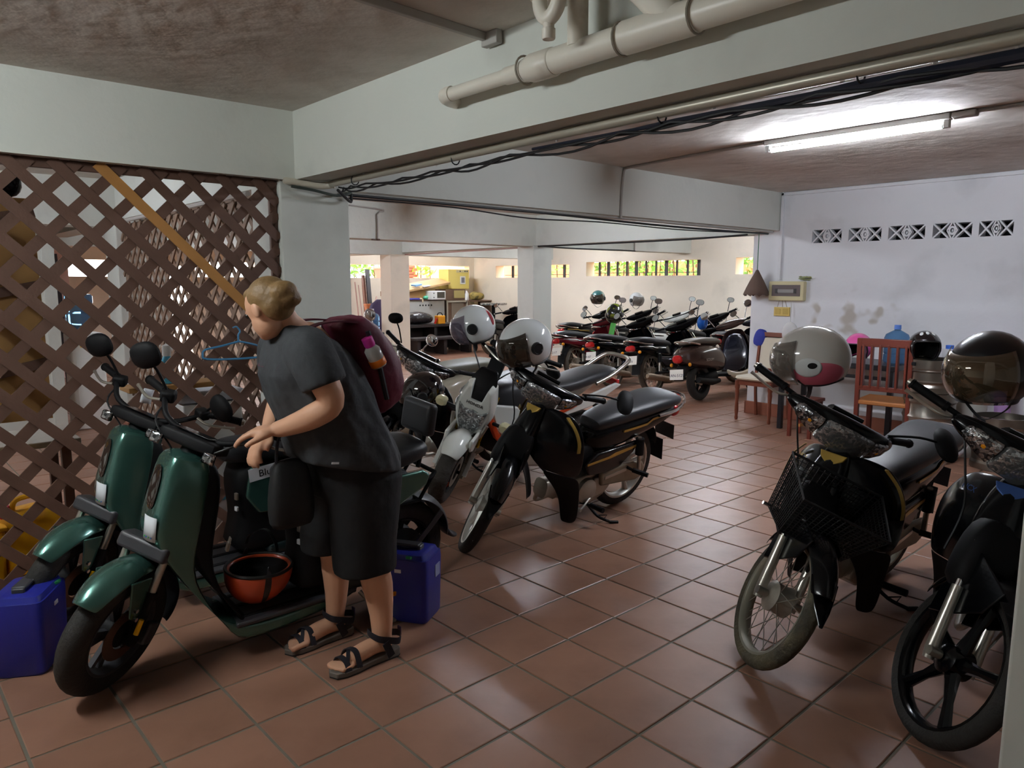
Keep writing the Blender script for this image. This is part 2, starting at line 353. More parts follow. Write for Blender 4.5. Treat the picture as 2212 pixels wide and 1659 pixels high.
# ------------------------------------------------------------------ conduits and cables
def line(name, pts, r, mat, label, cat='conduit', n=8, smooth=4, parent=None):
    o = B().tube(bez(pts, smooth) if smooth else pts, r, n).build(name, mat, parent)
    return tag(o, label, cat) if not parent else o
line('conduit', [(4.69, 2.70, 2.40), (4.75, 3.3, 2.40), (4.86, 4.0, 2.40), (4.86, 4.045, 2.385), (4.85, 4.05, 2.34), (4.835, 4.05, 2.2), (4.83, 4.05, 2.0)], .011, M_gwire, 'thin grey conduit from the tube lamp down the beam face')
line('conduit', [(4.69, 1.42, 2.40), (4.72, .5, 2.40), (4.72, -1, 2.40)], .011, M_gwire, 'thin grey conduit on the ceiling right of the tube lamp')
# drain pipe on the beam face
dp = thing('drain_pipe', 'thick white PVC drain pipe running along the concrete beam', 'pipe')
PX = 1.85; pz = lambda y: 2.207 + (2.45 - y) * .006
B().tube([(PX, 2.43, pz(2.43)), (PX, 2.06, pz(2.06))], .026, 18).build('thin_pipe', M_pvc, dp)
B().tube(bez([(PX, 2.43, pz(2.43)), (PX + .0, 2.47, pz(2.47)), (PX + .04, 2.50, pz(2.5)), (PX + .09, 2.505, pz(2.5))], 4), .031, 16).build('elbow', M_pvc, dp)
B().lathe([(.031, 0), (.031, .06), (.042, .12), (.048, .14), (.048, .24), (.044, .245)], (PX, 2.10, pz(2.1)), (0, -1, 0), 20).build('reducer', M_pvc, dp)
B().tube([(PX, 1.9, pz(1.9)), (PX, -1, pz(-1))], .043, 20).build('thick_pipe', M_pvc, dp)
b = B(); b.lathe([(.043, 0), (.050, .003), (.050, .26), (.043, .263)], (PX, 1.55, pz(1.5)), (0, -1, 0), 20)
b.tube([(PX, 1.36, pz(1.4)), (PX, 1.50, pz(1.5) + .14)], .046, 18)
b.build('wye_fitting', M_pvc, dp)
B().tube(bez([(PX, 1.46, pz(1.5) + .10), (PX, 1.54, pz(1.5) + .18), (PX - .01, 1.60, 2.43)], 4), .041, 18).build('branch_pipe', M_pvc, dp)
for y in (2.0, 1.56, 1.29): B().torus((PX, y, pz(y)), (0, 1, 0), .0495 if y < 1.6 else .0475, .004, 20, 6).build('joint_ring', P('joint_grey', (150, 142, 128), .6), dp)
tr = thing('pipe_trap', 'white U shaped drain trap hanging from the ceiling', 'pipe')
X3 = 1.70
b = B(); b.tube(bez([(X3, 1.775, 2.45), (X3, 1.775, 2.37), (X3, 1.765, 2.31), (X3, 1.73, 2.283), (X3, 1.695, 2.31), (X3, 1.685, 2.36), (X3, 1.68, 2.45)], 5), .024, 16).build('u_bend', M_pvc, tr)
for y in (1.775, 1.685): B().lathe([(.024, 0), (.028, .002), (.028, .035), (.024, .037)], (X3, y, 2.345), (0, 0, 1), 16).build('collar', M_pvc, tr)
B().lathe([(.018, 0), (.018, .022), (.022, .024), (.022, .05), (.019, .055)], (X3, 1.732, 2.275), (0, 0, -1), 14).build('cleanout_plug', M_pvc, tr)
line('drop_pipe', [(1.84, 1.74, 2.23), (1.84, 1.74, 2.45)], .034, M_pvc, 'white vertical PVC pipe between beam and ceiling behind the trap', 'pipe', 16, 0)
b = B(); b.box((1.35, 2.245, 2.395), (1.13, .022, .03), (0, 0, .06)); b.box((1.905, 2.25, 2.385), (.03, .09, .05))
tag(b.build('cable_trunking', M_gwire, bevel=.003), 'square grey trunking across the ceiling ending at the beam', 'conduit')
# conduit along the soffit with sagging black cables
cd = thing('soffit_conduit', 'long steel conduit under the beam holding black cables', 'conduit')
B().tube([(2.10, 3.9, 2.02), (2.045, 2.0, 2.02), (2.02, 1.0, 2.018), (2.02, -1, 2.018)], .018, 10).build('conduit_pipe', M_steelc, cd)
for y in (3.5, 2.85, 2.05, 1.35, .95, .72, .55):
    B().tube([(2.02 + .022 * max(0, y - 1), y, 2.037), (2.02 + .022 * max(0, y - 1) + .018, y, 2.0)], .006, 6).build('pipe_clip', M_lampw, cd)
for y in (3.62, 2.7, 1.55, .9):
    B().torus((2.035 + .022 * max(0, y - 1), y, 2.012), (.02, 1, 0), .0235, .003, 12, 5).build('cable_tie', M_cable, cd)
def sag(pts, amp, ph):
    out = []
    for i, p in enumerate(bez(pts, 7)): out.append(p + Vector((.012 * math.sin(i * .7 + ph), 0, -amp * abs(math.sin(i * .45 + ph)))))
    return out
for k in range(3):
    ph = k * 1.3
    base_ = [(2.12 + .01 * k, 3.85, 2.0), (2.10, 3.5, 1.985), (2.085, 2.9, 1.98), (2.07, 2.4, 1.985), (2.055, 1.8, 1.985), (2.05, 1.3, 1.985), (2.045, .8, 1.985), (2.045, .2, 1.985), (2.04, -.8, 1.985)]
    o = B().tube(sag(base_, .012 + .010 * k, ph), .0048, 6).build('black_cable', M_cable, cd)
o = B().tube(bez([(2.075, 2.2, 1.992), (2.06, 1.5, 1.988), (2.05, .9, 1.985), (2.045, .3, 1.985), (2.04, -.8, 1.985)], 4), [.006] * 4 + [.011] * 4 + [.017] * 4 + [.022] * 5, 8).build('cable_bundle', P('blue_black_sheath', (30, 34, 48), .4), cd)
cc = tag(B().tube(bez([(1.86, 4.0, 2.03), (1.96, 3.985, 2.022), (2.06, 3.95, 2.012), (2.12, 3.9, 2.02)], 5), [.014] + [.02] * 14 + [.024], 10).build('cable_bundle', P('white_sheath', (206, 198, 180), .5)), 'white cable bundle wrapped round the top of the column', 'cable')
line('cable', [(1.90, 3.99, 2.0), (2.02, 3.96, 1.985), (2.16, 3.95, 1.965), (2.27, 3.99, 1.99), (2.29, 4.03, 2.0)], .008, P('dark_green_cable', (58, 66, 62), .5), 'dark cable looping under the white bundle at the column top', 'cable')
line('cable', [(2.12, 3.86, 1.985), (2.2, 3.92, 1.955), (2.27, 3.98, 1.94), (2.285, 4.0, 1.985), (2.32, 4.04, 1.985), (3.0, 4.045, 1.985), (4.0, 4.045, 1.98), (5.0, 4.045, 1.965), (6.0, 4.045, 1.96), (7.3, 4.1, 1.975)], .009, M_cable, 'black cable running under the middle beam to the vented wall', 'cable')
line('cable', [(2.3, 4.06, 1.97), (3.1, 4.06, 1.968), (3.8, 4.06, 1.935), (4.6, 4.06, 1.95), (5.6, 4.06, 1.94), (6.5, 4.06, 1.955), (7.3, 4.12, 1.975)], .005, M_cable, 'thin black cable sagging below the middle beam', 'cable')
line('conduit', [(2.3, 4.075, 1.998), (4.8, 4.075, 1.998), (7.35, 4.075, 1.998)], .011, M_gwire, 'thin conduit along the soffit of the middle beam', smooth=0)
line('cable', [(7.38, 7.7, 1.97), (7.38, 6.5, 1.965), (7.38, 5.2, 1.965), (7.4, 4.4, 1.985)], .010, M_cable, 'black cable along the beam between breaker box and middle column', 'cable')
line('cable', [(7.45, 7.74, 1.98), (8.2, 7.73, 1.965), (9.2, 7.73, 1.97), (9.6, 7.73, 1.968)], .010, M_cable, 'black cable running right from the top of the middle column', 'cable')
line('conduit', [(2.9, 7.74, 2.40), (4.72, 7.74, 2.33), (4.76, 7.74, 2.26), (4.76, 7.74, 1.98)], .010, M_gwire, 'thin grey conduit dropping down the second beam')
line('conduit', [(9.6, 7.74, 2.35), (9.6, 7.74, 1.97)], .010, M_gwire, 'short grey conduit above the parked motorbikes', smooth=0)
b = B(); b.box((4.72, 7.72, 1.965), (.10, .04, .018)); b.lathe([(.022, 0), (.018, -.02)], (4.74, 7.7, 1.975), (0, 0, 1), 10)
tag(b.build('lamp_socket', P('socket_brown', (92, 72, 62), .5), bevel=.002), 'small brown lamp socket under the second beam', 'socket')
b = B(); b.bar((7.42, 11.15, 1.945), (7.42, 8.1, 1.965), .03, .02)
tag(b.build('cable_strip', P('strip_brown', (150, 112, 100), .5)), 'narrow brown cable strip between pink and middle columns', 'conduit')
# trunking round the vented wall
tk = thing('cable_trunking', 'white rectangular trunking along the corner of the vented wall', 'conduit')
bx(7.445, 7.474, 4.02, 4.05, 1.49, 2.41).build('upright', M_wallr, tk, bevel=.004)
bx(7.445, 7.474, -3, 4.05, 2.372, 2.405).build('top_run', M_wallr, tk, bevel=.004)
# ------------------------------------------------------------------ bike materials
M_rub = P('tyre_rubber', (38, 36, 34), .75, noise=.25, nscale=30, bump=.25, bscale=90)
M_rubd = P('dusty_tyre', (74, 66, 56), .85, noise=.25, nscale=25, bump=.25, bscale=90)
M_blk = P('gloss_black_plastic', (7, 8, 11), .2, coat=.10, spec=.28)
M_blkm = P('matt_black_plastic', (14, 14, 16), .6, bump=.03, bscale=200, spec=.2)
M_dgrey = P('dark_grey_plastic', (58, 58, 62), .42, bump=.03, bscale=160)
M_seat = P('seat_vinyl', (38, 40, 44), .42, bump=.10, bscale=240)
M_steel = P('brushed_steel', (186, 182, 172), .3, .85, noise=.12, nscale=12)
M_chrome = P('chrome', (225, 225, 228), .1, 1)
M_alu = P('cast_aluminium', (172, 166, 154), .42, .6, noise=.12, nscale=20, bump=.1, bscale=70)
M_alud = P('dusty_engine', (128, 116, 100), .6, .3, noise=.25, nscale=16, bump=.1, bscale=70)
M_green = P('green_metallic', (70, 112, 102), .25, .6, noise=.06, nscale=8, coat=.7)
M_greend = P('dark_green_metallic', (30, 44, 46), .3, .4, coat=.4)
M_gold = P('gold_stripe', (190, 158, 78), .3, .6)
M_goldf = P('gold_fork', (196, 160, 24), .22, .8)
M_lens = P('clear_lens', (232, 236, 238), .05, 0, alpha=.10, coat=1)
M_refl = P('chrome_reflector', (196, 198, 200), .14, 1, bump=.35, bscale=60)
def facets(m, scale=90):
    nt = m.node_tree; N = nt.nodes; b = N['Principled BSDF']; tc = N.new('ShaderNodeTexCoord'); v = N.new('ShaderNodeTexVoronoi'); v.inputs['Scale'].default_value = scale
    nt.links.new(tc.outputs['Object'], v.inputs['Vector']); r = N.new('ShaderNodeValToRGB'); sp = N.new('ShaderNodeSeparateColor'); nt.links.new(v.outputs['Color'], sp.inputs[0]); nt.links.new(sp.outputs[0], r.inputs[0])
    r.color_ramp.elements[0].position = .25; r.color_ramp.elements[0].color = lin((88, 90, 94)); r.color_ramp.elements[1].position = .95; r.color_ramp.elements[1].color = lin((214, 216, 218))
    nt.links.new(r.outputs[0], b.inputs['Base Color'])
facets(M_refl)
M_amber = P('amber_lens', (236, 150, 20), .15, coat=.6)
M_red = P('red_lens', (190, 18, 22), .12, coat=.8)
M_yel = P('yellow_reflector', (246, 190, 0), .25)
M_white = P('white_gloss_paint', (226, 228, 222), .2, coat=.5, dirt=(196, 192, 178), dscale=9, dlo=.6, dhi=.85)
M_mirg = P('mirror_glass', (200, 204, 206), .03, 1)
M_disc = P('brake_disc', (120, 92, 78), .4, .7)
M_plate = P('plate_white', (232, 230, 220), .5)
M_ink = P('plate_ink', (30, 34, 60), .5)
M_inkb = P('black_ink', (16, 16, 18), .5)
M_stick = P('sticker_white', (228, 232, 236), .5)
M_orange = P('orange_plastic', (196, 66, 26), .4)
X_, Y_, Z_ = Vector((1, 0, 0)), Vector((0, 1, 0)), Vector((0, 0, 1))
def steer_mtx(gx, rake, ang):
    """rotation by ang about the steering axis that meets the ground at gx"""
    ax = Vector((-math.sin(rake), 0, math.cos(rake)))
    o = Matrix.Translation((gx, 0, 0))
    return o @ Matrix.Rotation(ang, 4, ax) @ o.inverted()
def wheel(t, T, name, c, R, r, style, tyre=None, rimmat=None, hubmat=None, n=40, hubr=.05, w_=1.0, nsp=5):
    rim = B(T); rr = R - 2 * r
    rim.lathe([(rr + .016, -r * .85 * w_), (rr + .006, -r * .8 * w_), (rr - .006, -r * .3 * w_), (rr - .006, r * .3 * w_), (rr + .006, r * .8 * w_), (rr + .016, r * .85 * w_), (rr + .010, 0)], c, Y_, n, True)
    c = V(c)
    if style == 'alloy':
        for k in range(nsp):
            for d in (-.16, .16):
                a = 2 * PI * k / nsp + .3; e = V(math.cos(a + d), 0, math.sin(a + d)); i_ = V(math.cos(a + d * .4), 0, math.sin(a + d * .4))
                rim.bar(c + i_ * hubr * .7, c + e * (rr + .003), .020, .018, Y_)
    elif style == 'five':
        for k in range(nsp):
            a = 2 * PI * k / nsp + .5; e = V(math.cos(a), 0, math.sin(a))
            rim.tube([c + e * hubr * .6, c + e * (rr * .6), c + e * (rr + .004)], [.026, .015, .021], 8)
    wh = rim.build(name, rimmat or M_blk, t)
    b = B(T); prof = []
    for i in range(13):
        a = PI * (.06 + i / 12 * .88) - PI / 2
        prof.append((R - r + r * math.cos(a) * 1.0, r * w_ * 1.02 * math.sin(a)))
    prof = [(rr + .012, -r * .78 * w_)] + prof + [(rr + .012, r * .78 * w_)]
    b.lathe(prof, c, Y_, n, True); b.build('tyre', tyre or M_rub, wh)
    b = B(T); b.lathe([(.001, -.05), (hubr * .55, -.048), (hubr, -.036), (hubr * .92, -.01), (hubr * .92, .01), (hubr, .036), (hubr * .55, .048), (.001, .05)], c, Y_, 20)
    b.lathe([(.001, -.075), (.011, -.075), (.011, .075), (.001, .075)], c, Y_, 8)
    b.build('hub', hubmat or M_alu, wh)
    if style == 'spoke':
        b = B(T)
        for k in range(32):
            a = 2 * PI * k / 32; s = 1 if k % 2 else -1; tw = .55 * (1 if (k // 2) % 2 else -1)
            b.tube([c + V(math.cos(a + tw) * hubr * .95, s * .03, math.sin(a + tw) * hubr * .95), c + V(math.cos(a) * rr, s * .004, math.sin(a) * rr)], .0017, 4, False)
        b.build('spokes', M_steel, wh)
    return wh
def arc_shell(b, c, R, hw, a0, a1, n=14, m=7, sag=.02):
    """mudguard: rows across an arc in XZ round c, rolled down at its sides"""
    rows = []
    for i in range(n + 1):
        a = a0 + (a1 - a0) * i / n; e = V(math.cos(a), 0, math.sin(a)); t = i / n
        k = math.sin(PI * min(1, max(0, .12 + t * .8))) ** .35
        rows.append([V(c) + e * (R - sag * (abs(u) ** 2.2)) + Y_ * (u * hw * k) for u in [-1 + 2 * j / (m - 1) for j in range(m)]])
    return b.grid(rows)
def mirror(T, t, base, top, tilt, glass_dir, shape=(.055, .04), mat=None):
    """one mirror: stalk from base to top, oval head whose glass faces glass_dir"""
    base, top, g = V(base), V(top), V(glass_dir).normalized()
    a = g.cross(Z_).normalized(); u = a.cross(g); u2 = u * math.cos(tilt) + a * math.sin(tilt); a2 = a * math.cos(tilt) - u * math.sin(tilt)
    b = B(T)
    b.tube(bez([base, base.lerp(top, .5) + Z_ * .015, top - u2 * .01], 4), .0055, 8)
    b.loft([sup(top - g * d, a2, u2, shape[0] * s, shape[1] * s, 2.4, 20) for d, s in ((-.008, .94), (-.006, 1), (.004, .98), (.014, .8), (.022, .4), (.024, .05))])
    m = b.build('mirror', mat or M_blkm, t)
    b = B(T); b.loft([sup(top + g * d, a2, u2, shape[0] * .9, shape[1] * .9, 2.4, 20) for d in (.0075, .0095)]); b.build('mirror_glass', M_mirg, m)
    return m
def lever(T, t, p0, p1, p2, mat=None): return B(T).tube(bez([p0, p1, p2], 5), [.006] * 10 + [.008], 8).build('brake_lever', mat or M_steel, t)
def grip(T, t, p, q, mat=None, r=.016):
    b = B(T); p, q = V(p), V(q); d = (q - p)
    b.tube([p, p + d * .1, p + d * .11, p + d * .93, p + d * .94, q], [r * 1.1, r * 1.1, r, r, r * 1.2, r * 1.1], 12)
    g = b.build('grip', mat or M_blkm, t)
    B(T).tube([q, q + d.normalized() * .012], [r * .9, r * .7], 10).build('bar_end', M_steel, g)
    return g
def plate(t, o, xdir, ndir, txt, w_=.145, h=.10, top='', mat=None, parent=None):
    M = frame(o, xdir, ndir)
    b = B(M); b.box((0, 0, 0), (w_, h, .003)); pl = b.build('number_plate', M_plate, t, bevel=.001)
    if txt: text('plate_number', txt, h * .40, M_ink, pl, M @ Matrix.Translation((0, -h * .10, .0018)))
    text('plate_header', '-----' if not top else top, h * .2, M_ink, pl, M @ Matrix.Translation((0, h * .3, .0018))) if top else None
    return pl
# ------------------------------------------------------------------ electric scooter
def escooter(label, loc, heading, lean, st, tag_text=None, sticker=True, mirrors=True, orange_bag=False, backrest=True):
    t = thing('electric_scooter', label, 'scooter', loc, (lean, 0, heading), 'green electric scooters')
    WB = 1.36; R = .238; rk = math.radians(23); S = steer_mtx(WB + .075, rk, st)
    fa = (WB, 0, R); ra = (.15, 0, R)
    global XF
    fw = wheel(t, S, 'front_wheel', fa, R, .047, 'alloy', rimmat=M_dgrey, hubmat=M_blkm, hubr=.052, w_=.95)
    b = B(S); b.lathe([(.055, .040), (.098, .040), (.098, .044), (.055, .044)], fa, Y_, 28, True); b.build('brake_disc', M_disc, fw)
    rw = wheel(t, None, 'rear_wheel', ra, R, .047, 'alloy', rimmat=M_blkm, hubmat=M_blkm, hubr=.11, w_=.95)
    axd = V(-math.sin(rk), 0, math.cos(rk))
    for s in (-1, 1):
        p0 = V(fa) + V(-.006, s * .078, 0); p1 = p0 + axd * .17; p2 = p0 + axd * .31
        fk = B(S).tube([p0 - axd * .03, p0, p1], [.015, .021, .021], 12).build('fork_leg', M_blkm, t)
        B(S).tube([p1 - axd * .01, p2], .0145, 12).build('fork_tube', M_steel, fk)
        q = p0 + V(.018, s * .022, .035); b = B(S); b.tube([q, q + axd * .055], .009, 8); b.build('reflector', M_yel, fk)
        b = B(S)
        for dz in (.0, .075): b.lathe([(.008, -.004), (.008, .006)], V(fa) + V(.02, s * .096, .105 + dz * .5), Y_, 8)
        b.build('bolt', M_chrome, fk)
    b = B(S); b.box((WB - .07, .085, R - .02), (.05, .03, .085), (0, -.5, 0)); b.build('brake_caliper', M_dgrey, t, bevel=.008)
    cr = V(fa) + axd * .315
    b = B(S); b.box(cr, (.085, .205, .06), (0, -rk, 0)); b.build('fork_crown', M_dgrey, t, bevel=.015, seg=3)
    b = arc_shell(B(S), (WB - .004, 0, R + .004), R + .045, .072, math.radians(50), math.radians(126), sag=.04)
    fd = b.build('front_fender', M_green, t, solid=.004, sub=1)
    for s in (-1, 1):
        b = B(S); b.prism([(WB - .07, R + .22), (WB + .03, R + .25), (WB + .025, R + .10), (WB + .0, R + .07), (WB - .03, R + .10)], s * .070, s * .078); b.build('fender_stay', M_green, fd, bevel=.006)
    b = arc_shell(B(S), (WB - .004, 0, R), R + .04, .070, math.radians(118), math.radians(205), sag=.03); b.build('fender_flap', M_blkm, t, solid=.004, sub=1)
    # green front shield that runs down into the floor
    b = B(); b.spine([(1.072, .858, .040, .035, 3, -1.25), (1.085, .845, .078, .075, 4, -1.25), (1.098, .79, .092, .085, 5, -1.25), (1.128, .67, .102, .088, 5, -1.3),
                      (1.158, .56, .108, .092, 5, -1.2), (1.162, .475, .112, .085, 5, -.85), (1.118, .37, .116, .062, 5, -.75), (1.058, .27, .120, .052, 5, -.72),
                      (.990, .165, .126, .048, 5, -.45), (.93, .125, .132, .038, 5, -.05), (.80, .122, .135, .034, 5, .0), (.45, .155, .135, .034, 5, .06), (.40, .16, .10, .025, 3)], 24)
    b.build('front_shield', M_green, t, sub=1)
    b = B(); b.spine([(1.035, .835, .06, .03, 3, -1.2), (1.035, .79, .082, .065, 4, -1.2), (1.05, .66, .094, .062, 4, -1.3), (1.075, .54, .10, .062, 4, -1.1), (1.065, .43, .104, .05, 4, -.8), (1.012, .31, .108, .04, 4, -.72), (.95, .20, .114, .04, 4, -.4), (.90, .155, .12, .03, 4, 0)], 24)
    b.build('inner_shield', M_blkm, t, sub=1)
    b = B(); b.box((.70, 0, .168), (.52, .27, .022)); dk = b.build('floorboard', M_dgrey, t, bevel=.008)
    b = B()
    for y in (-.09, 0, .09): b.box((.70, y, .181), (.44, .02, .006))
    b.build('floor_mat_rib', M_blkm, dk, bevel=.002)
    # oval dark lamp window and the sticker on the nose
    b = B(); b.loft([sup((x, 0, z), (0, 1, 0), (-.12, 0, .99), .001 + hw, .018, 3, 14) for x, z, hw in ((1.222, .675, .02), (1.218, .69, .042), (1.204, .74, .046), (1.188, .79, .042), (1.178, .815, .02))])
    b.build('headlight_window', P('smoked_lens', (34, 30, 26), .08, coat=1), t, sub=1)
    if sticker:
        o_ = V(1.244, .066, .615); M = frame(o_, (-.30, .95, -.03), (.93, .30, .10))
        b = B(M); b.grid([[V(u * .034, v * .045, -.006 * (abs(u) ** 2)) for u in (-1, -.5, 0, .5, 1)] for v in (1, -1)]); stc = b.build('sticker', M_stick, t, solid=.002)
        for i in range(4):
            b = B(M); b.lathe([(.0032, 0), (.0032, .0015)], (-.018 + i * .012, -.03, .0012 - .006 * abs((-.018 + i * .012) / .034) ** 2), Z_, 8); b.build('sticker_dot', P('dot_%d' % (i % 2), (60, 120, 190) if i % 2 else (70, 160, 90), .5), stc)
    # seat base, side panels, seat
    b = B(); b.spine([(.60, .19, .13, .12, 3.5, 0), (.57, .27, .115, .09, 3.2, 0), (.54, .36, .11, .085, 3, .1), (.52, .46, .118, .12, 3, .2), (.46, .56, .128, .17, 3.4, .3), (.40, .655, .13, .27, 3.4, .25)], 24)
    b.T = None; b.v = [V(p.x, p.y, p.z) for p in b.v]
    b = B(); rows = [(.20, .72, .34, .13), (.27, .69, .36, .118), (.37, .67, .35, .112), (.46, .69, .22, .122), (.56, .70, .16, .126), (.66, .68, .08, .122)]
    b.loft([sup(((xf + xb) / 2, 0, z), (1, 0, 0), (0, 1, 0), (xf - xb) / 2, hw, 4, 24) for z, xf, xb, hw in rows]); b.build('seat_base', M_blkm, t, sub=1)
    for s in (-1, 1):
        b = B(); b.prism([(.64, .64), (.66, .50), (.60, .41), (.42, .40), (.26, .50), (.10, .58), (.08, .63), (.12, .655)], s * .118, s * .142)
        sp = b.build('side_panel', M_green, t, bevel=.014, seg=3)
        if tag_text and s == 1:
            M = frame((.555, .1435, .615), (-1, 0, .12), (0, 1, 0)); b = B(M); b.box((0, 0, 0), (.19, .062, .002)); lb = b.build('name_label', M_stick, t)
            text('label_text', tag_text, .048, M_inkb, lb, M @ Matrix.Translation((.0, -.002, .0012)))
    for z, h in ((.50, .034), (.44, .022)):
        b = B(); b.box((.690, .098, z), (.012, .02, h), (0, 0, .25)); b.build('key_socket', M_steel if h > .03 else M_stick, t, bevel=.003)
    b = B(); b.spine([(.755, .705, .04, .02, 2.4), (.735, .70, .085, .045, 2.6), (.66, .695, .115, .055, 2.8), (.50, .69, .132, .05, 3), (.30, .70, .142, .048, 3), (.16, .73, .142, .055, 3), (.10, .74, .13, .045, 3), (.06, .74, .09, .02, 2.6)], 20)
    b.build('seat', M_seat, t, sub=1)
    # tail: rack, back rest, fender, swing arm, shock
    XF = lambda p: p + V(.09, 0, 0)
    b = B()
    for s in (-1, 1):
        b.tube(bez([(.15, s * .10, .62), (.0, s * .115, .60), (-.06, s * .10, .62)], 4), .010, 8); b.tube([(.20, s * .10, .50), (.02, s * .10, .50), (-.06, s * .10, .62)], .009, 8)
    b.tube([(-.06, -.10, .62), (-.06, .10, .62)], .010, 8); b.tube([(.02, -.10, .50), (.02, .10, .50)], .009, 8)
    b.build('rear_rack', M_blkm, t)
    if backrest:
        b = B(); b.box((-.03, 0, .865), (.055, .22, .15), (0, -.12, 0)); br = b.build('backrest', M_seat, t, bevel=.022, seg=3)
        b = B()
        for s in (-1, 1): b.tube([(-.0, s * .05, .64), (-.03, s * .05, .80)], .011, 8)
        b.build('backrest_post', M_blkm, br)
    XF = lambda p: p + V(.15, 0, 0)
    b = arc_shell(B(), (0, 0, R + .005), R + .045, .078, math.radians(62), math.radians(178), sag=.03); rf = b.build('rear_fender', M_dgrey, t, solid=.005, sub=1)
    b = B(); b.spine([(-.24, .31, .05, .012, 3), (-.27, .26, .05, .012, 3), (-.30, .235, .045, .012, 3), (-.335, .235, .035, .01, 3)], 12); b.build('fender_tail', M_dgrey, rf, sub=1)
    for s in (-1, 1):
        b = B(); b.bar((-.02, s * .075, R), (-.19, s * .078, R + .17), .03, .008, (0, 1, 0)); b.build('fender_strut', M_dgrey, rf, bevel=.003)
    b = B(); b.spine([(.42, .21, .03, .03, 3, None, .10), (.25, .20, .03, .038, 3, None, .105), (.05, .205, .034, .045, 3, None, .11), (-.04, .225, .03, .042, 3, None, .11), (-.075, .235, .02, .02, 3, None, .11)], 14); b.build('swing_arm', M_greend, t, sub=1)
    b = B(); b.lathe([(.001, .13), (.03, .13), (.034, .145), (.02, .15), (.001, .15)], (-.01, .0, .222), Y_, 18); b.build('motor_cap', M_dgrey, t)
    for s in (-1, 1):
        sh = B().tube([(.12, s * .12, .22), (.20, s * .11, .50)], .013, 10).build('shock_absorber', M_blkm, t)
        b = B(); pts = [V(.125 + .065 * i / 80, s * .12 - s * .01 * i / 80, .25 + .22 * i / 80) + V(math.cos(i * .6) * .026, math.sin(i * .6) * .026, 0) for i in range(81)]
        b.tube(pts, .0055, 6); b.build('coil_spring', M_blkm, sh)
    XF = None
    b = B(); b.tube(bez([(.42, .12, .15), (.36, .20, .06), (.33, .24, -.005 + .24 * math.tan(-lean))], 4), .010, 8); b.box((.335, .235, .012 + .235 * math.tan(-lean)), (.05, .03, .01)); b.build('side_stand', M_steel, t)
    b = B(); b.tube([(.40, .15, .17), (.30, .22, .155)], .012, 8); fp = b.build('foot_peg', M_blkm, t); b = B(); b.box((.30, .232, .155), (.05, .006, .018)); b.build('peg_reflector', M_amber, fp)
    # steering column, dash, bars
    top = V(WB + .075, 0, 0) + axd * (1.0)
    b = B(S); b.tube([V(1.435, 0, 0) + axd * .84, V(1.42, 0, 0) + axd * .96], [.045, .04], 14); b.build('steering_neck', M_blkm, t)
    dc = V(1.405, 0, 0) + axd * .97
    b = B(S); b.loft([sup(dc + V(.03, y, 0), (1, 0, .42), (-.42, 0, 1), rx, rz, 6, 18) for y, rx, rz in ((-.125, .03, .010), (-.12, .048, .020), (-.06, .058, .024), (.06, .058, .024), (.12, .048, .020), (.125, .03, .010))])
    ds = b.build('dashboard', M_blkm, t, sub=1)
    b = B(S); b.box(dc + V(.018, 0, .027), (.075, .15, .004), (0, -.42, 0)); b.build('display', M_blk, ds, bevel=.002)
    for s in (-1, 1):
        b = B(S); b.box(dc + V(.095, s * .112, -.005), (.022, .048, .042), (0, -.3, 0)); ts = b.build('turn_signal', M_refl, ds, bevel=.008)
        b = B(S); b.tube([dc + V(.05, s * .112, -.002), dc + V(.09, s * .112, -.004)], .009, 8); b.build('signal_stalk', M_blkm, ts)
    hb = B(S); hz = dc.z + .055; hx = dc.x - .01
    hb.tube(bez([(hx - .12, -.33, hz + .015), (hx - .07, -.24, hz + .02), (hx + .02, -.14, hz - .02), (hx + .02, 0, hz - .05), (hx + .02, .14, hz - .02), (hx - .07, .24, hz + .02), (hx - .12, .33, hz + .015)], 5), .011, 10)
    hbo = hb.build('handlebar', M_blkm, t)
    for s in (-1, 1):
        grip(S, hbo, (hx - .082, s * .245, hz + .02), (hx - .135, s * .365, hz + .013))
        b = B(S); b.box((hx - .065, s * .215, hz + .017), (.05, .055, .045), (0, 0, -s * .4)); b.build('switch_box', M_blkm, hbo, bevel=.01)
        lever(S, hbo, (hx - .03, s * .22, hz + .01), (hx - .03, s * .28, hz + .0), (hx - .085, s * .37, hz + .0))
        if mirrors: mirror(S, t, (hx - .07, s * .225, hz + .03), (hx - .02, s * .30, hz + .165) if s < 0 else (hx - .05, .31, hz + .085), s * .5, (-1, s * .15, .05), (.062, .052))
    for s in (-1, 1):
        b = B(S); b.tube(bez([(hx - .03, s * .2, hz), (hx + .07, s * .15, hz - .02), (hx + .08, s * .06, hz - .10), (hx + .05, s * .03, hz - .2)], 5), .004, 6); b.build('brake_cable', M_cable, hbo)
    return t
HEAD = PI
scooterA = escooter('green electric scooter with the orange helmet on its floorboard', (1.95, 2.84, 0), HEAD, -.10, .62, None)
scooterB = escooter('green electric scooter with a white name label, next to the lattice', (1.93, 3.44, 0), HEAD, -.10, .62, 'Blu E', backrest=False)
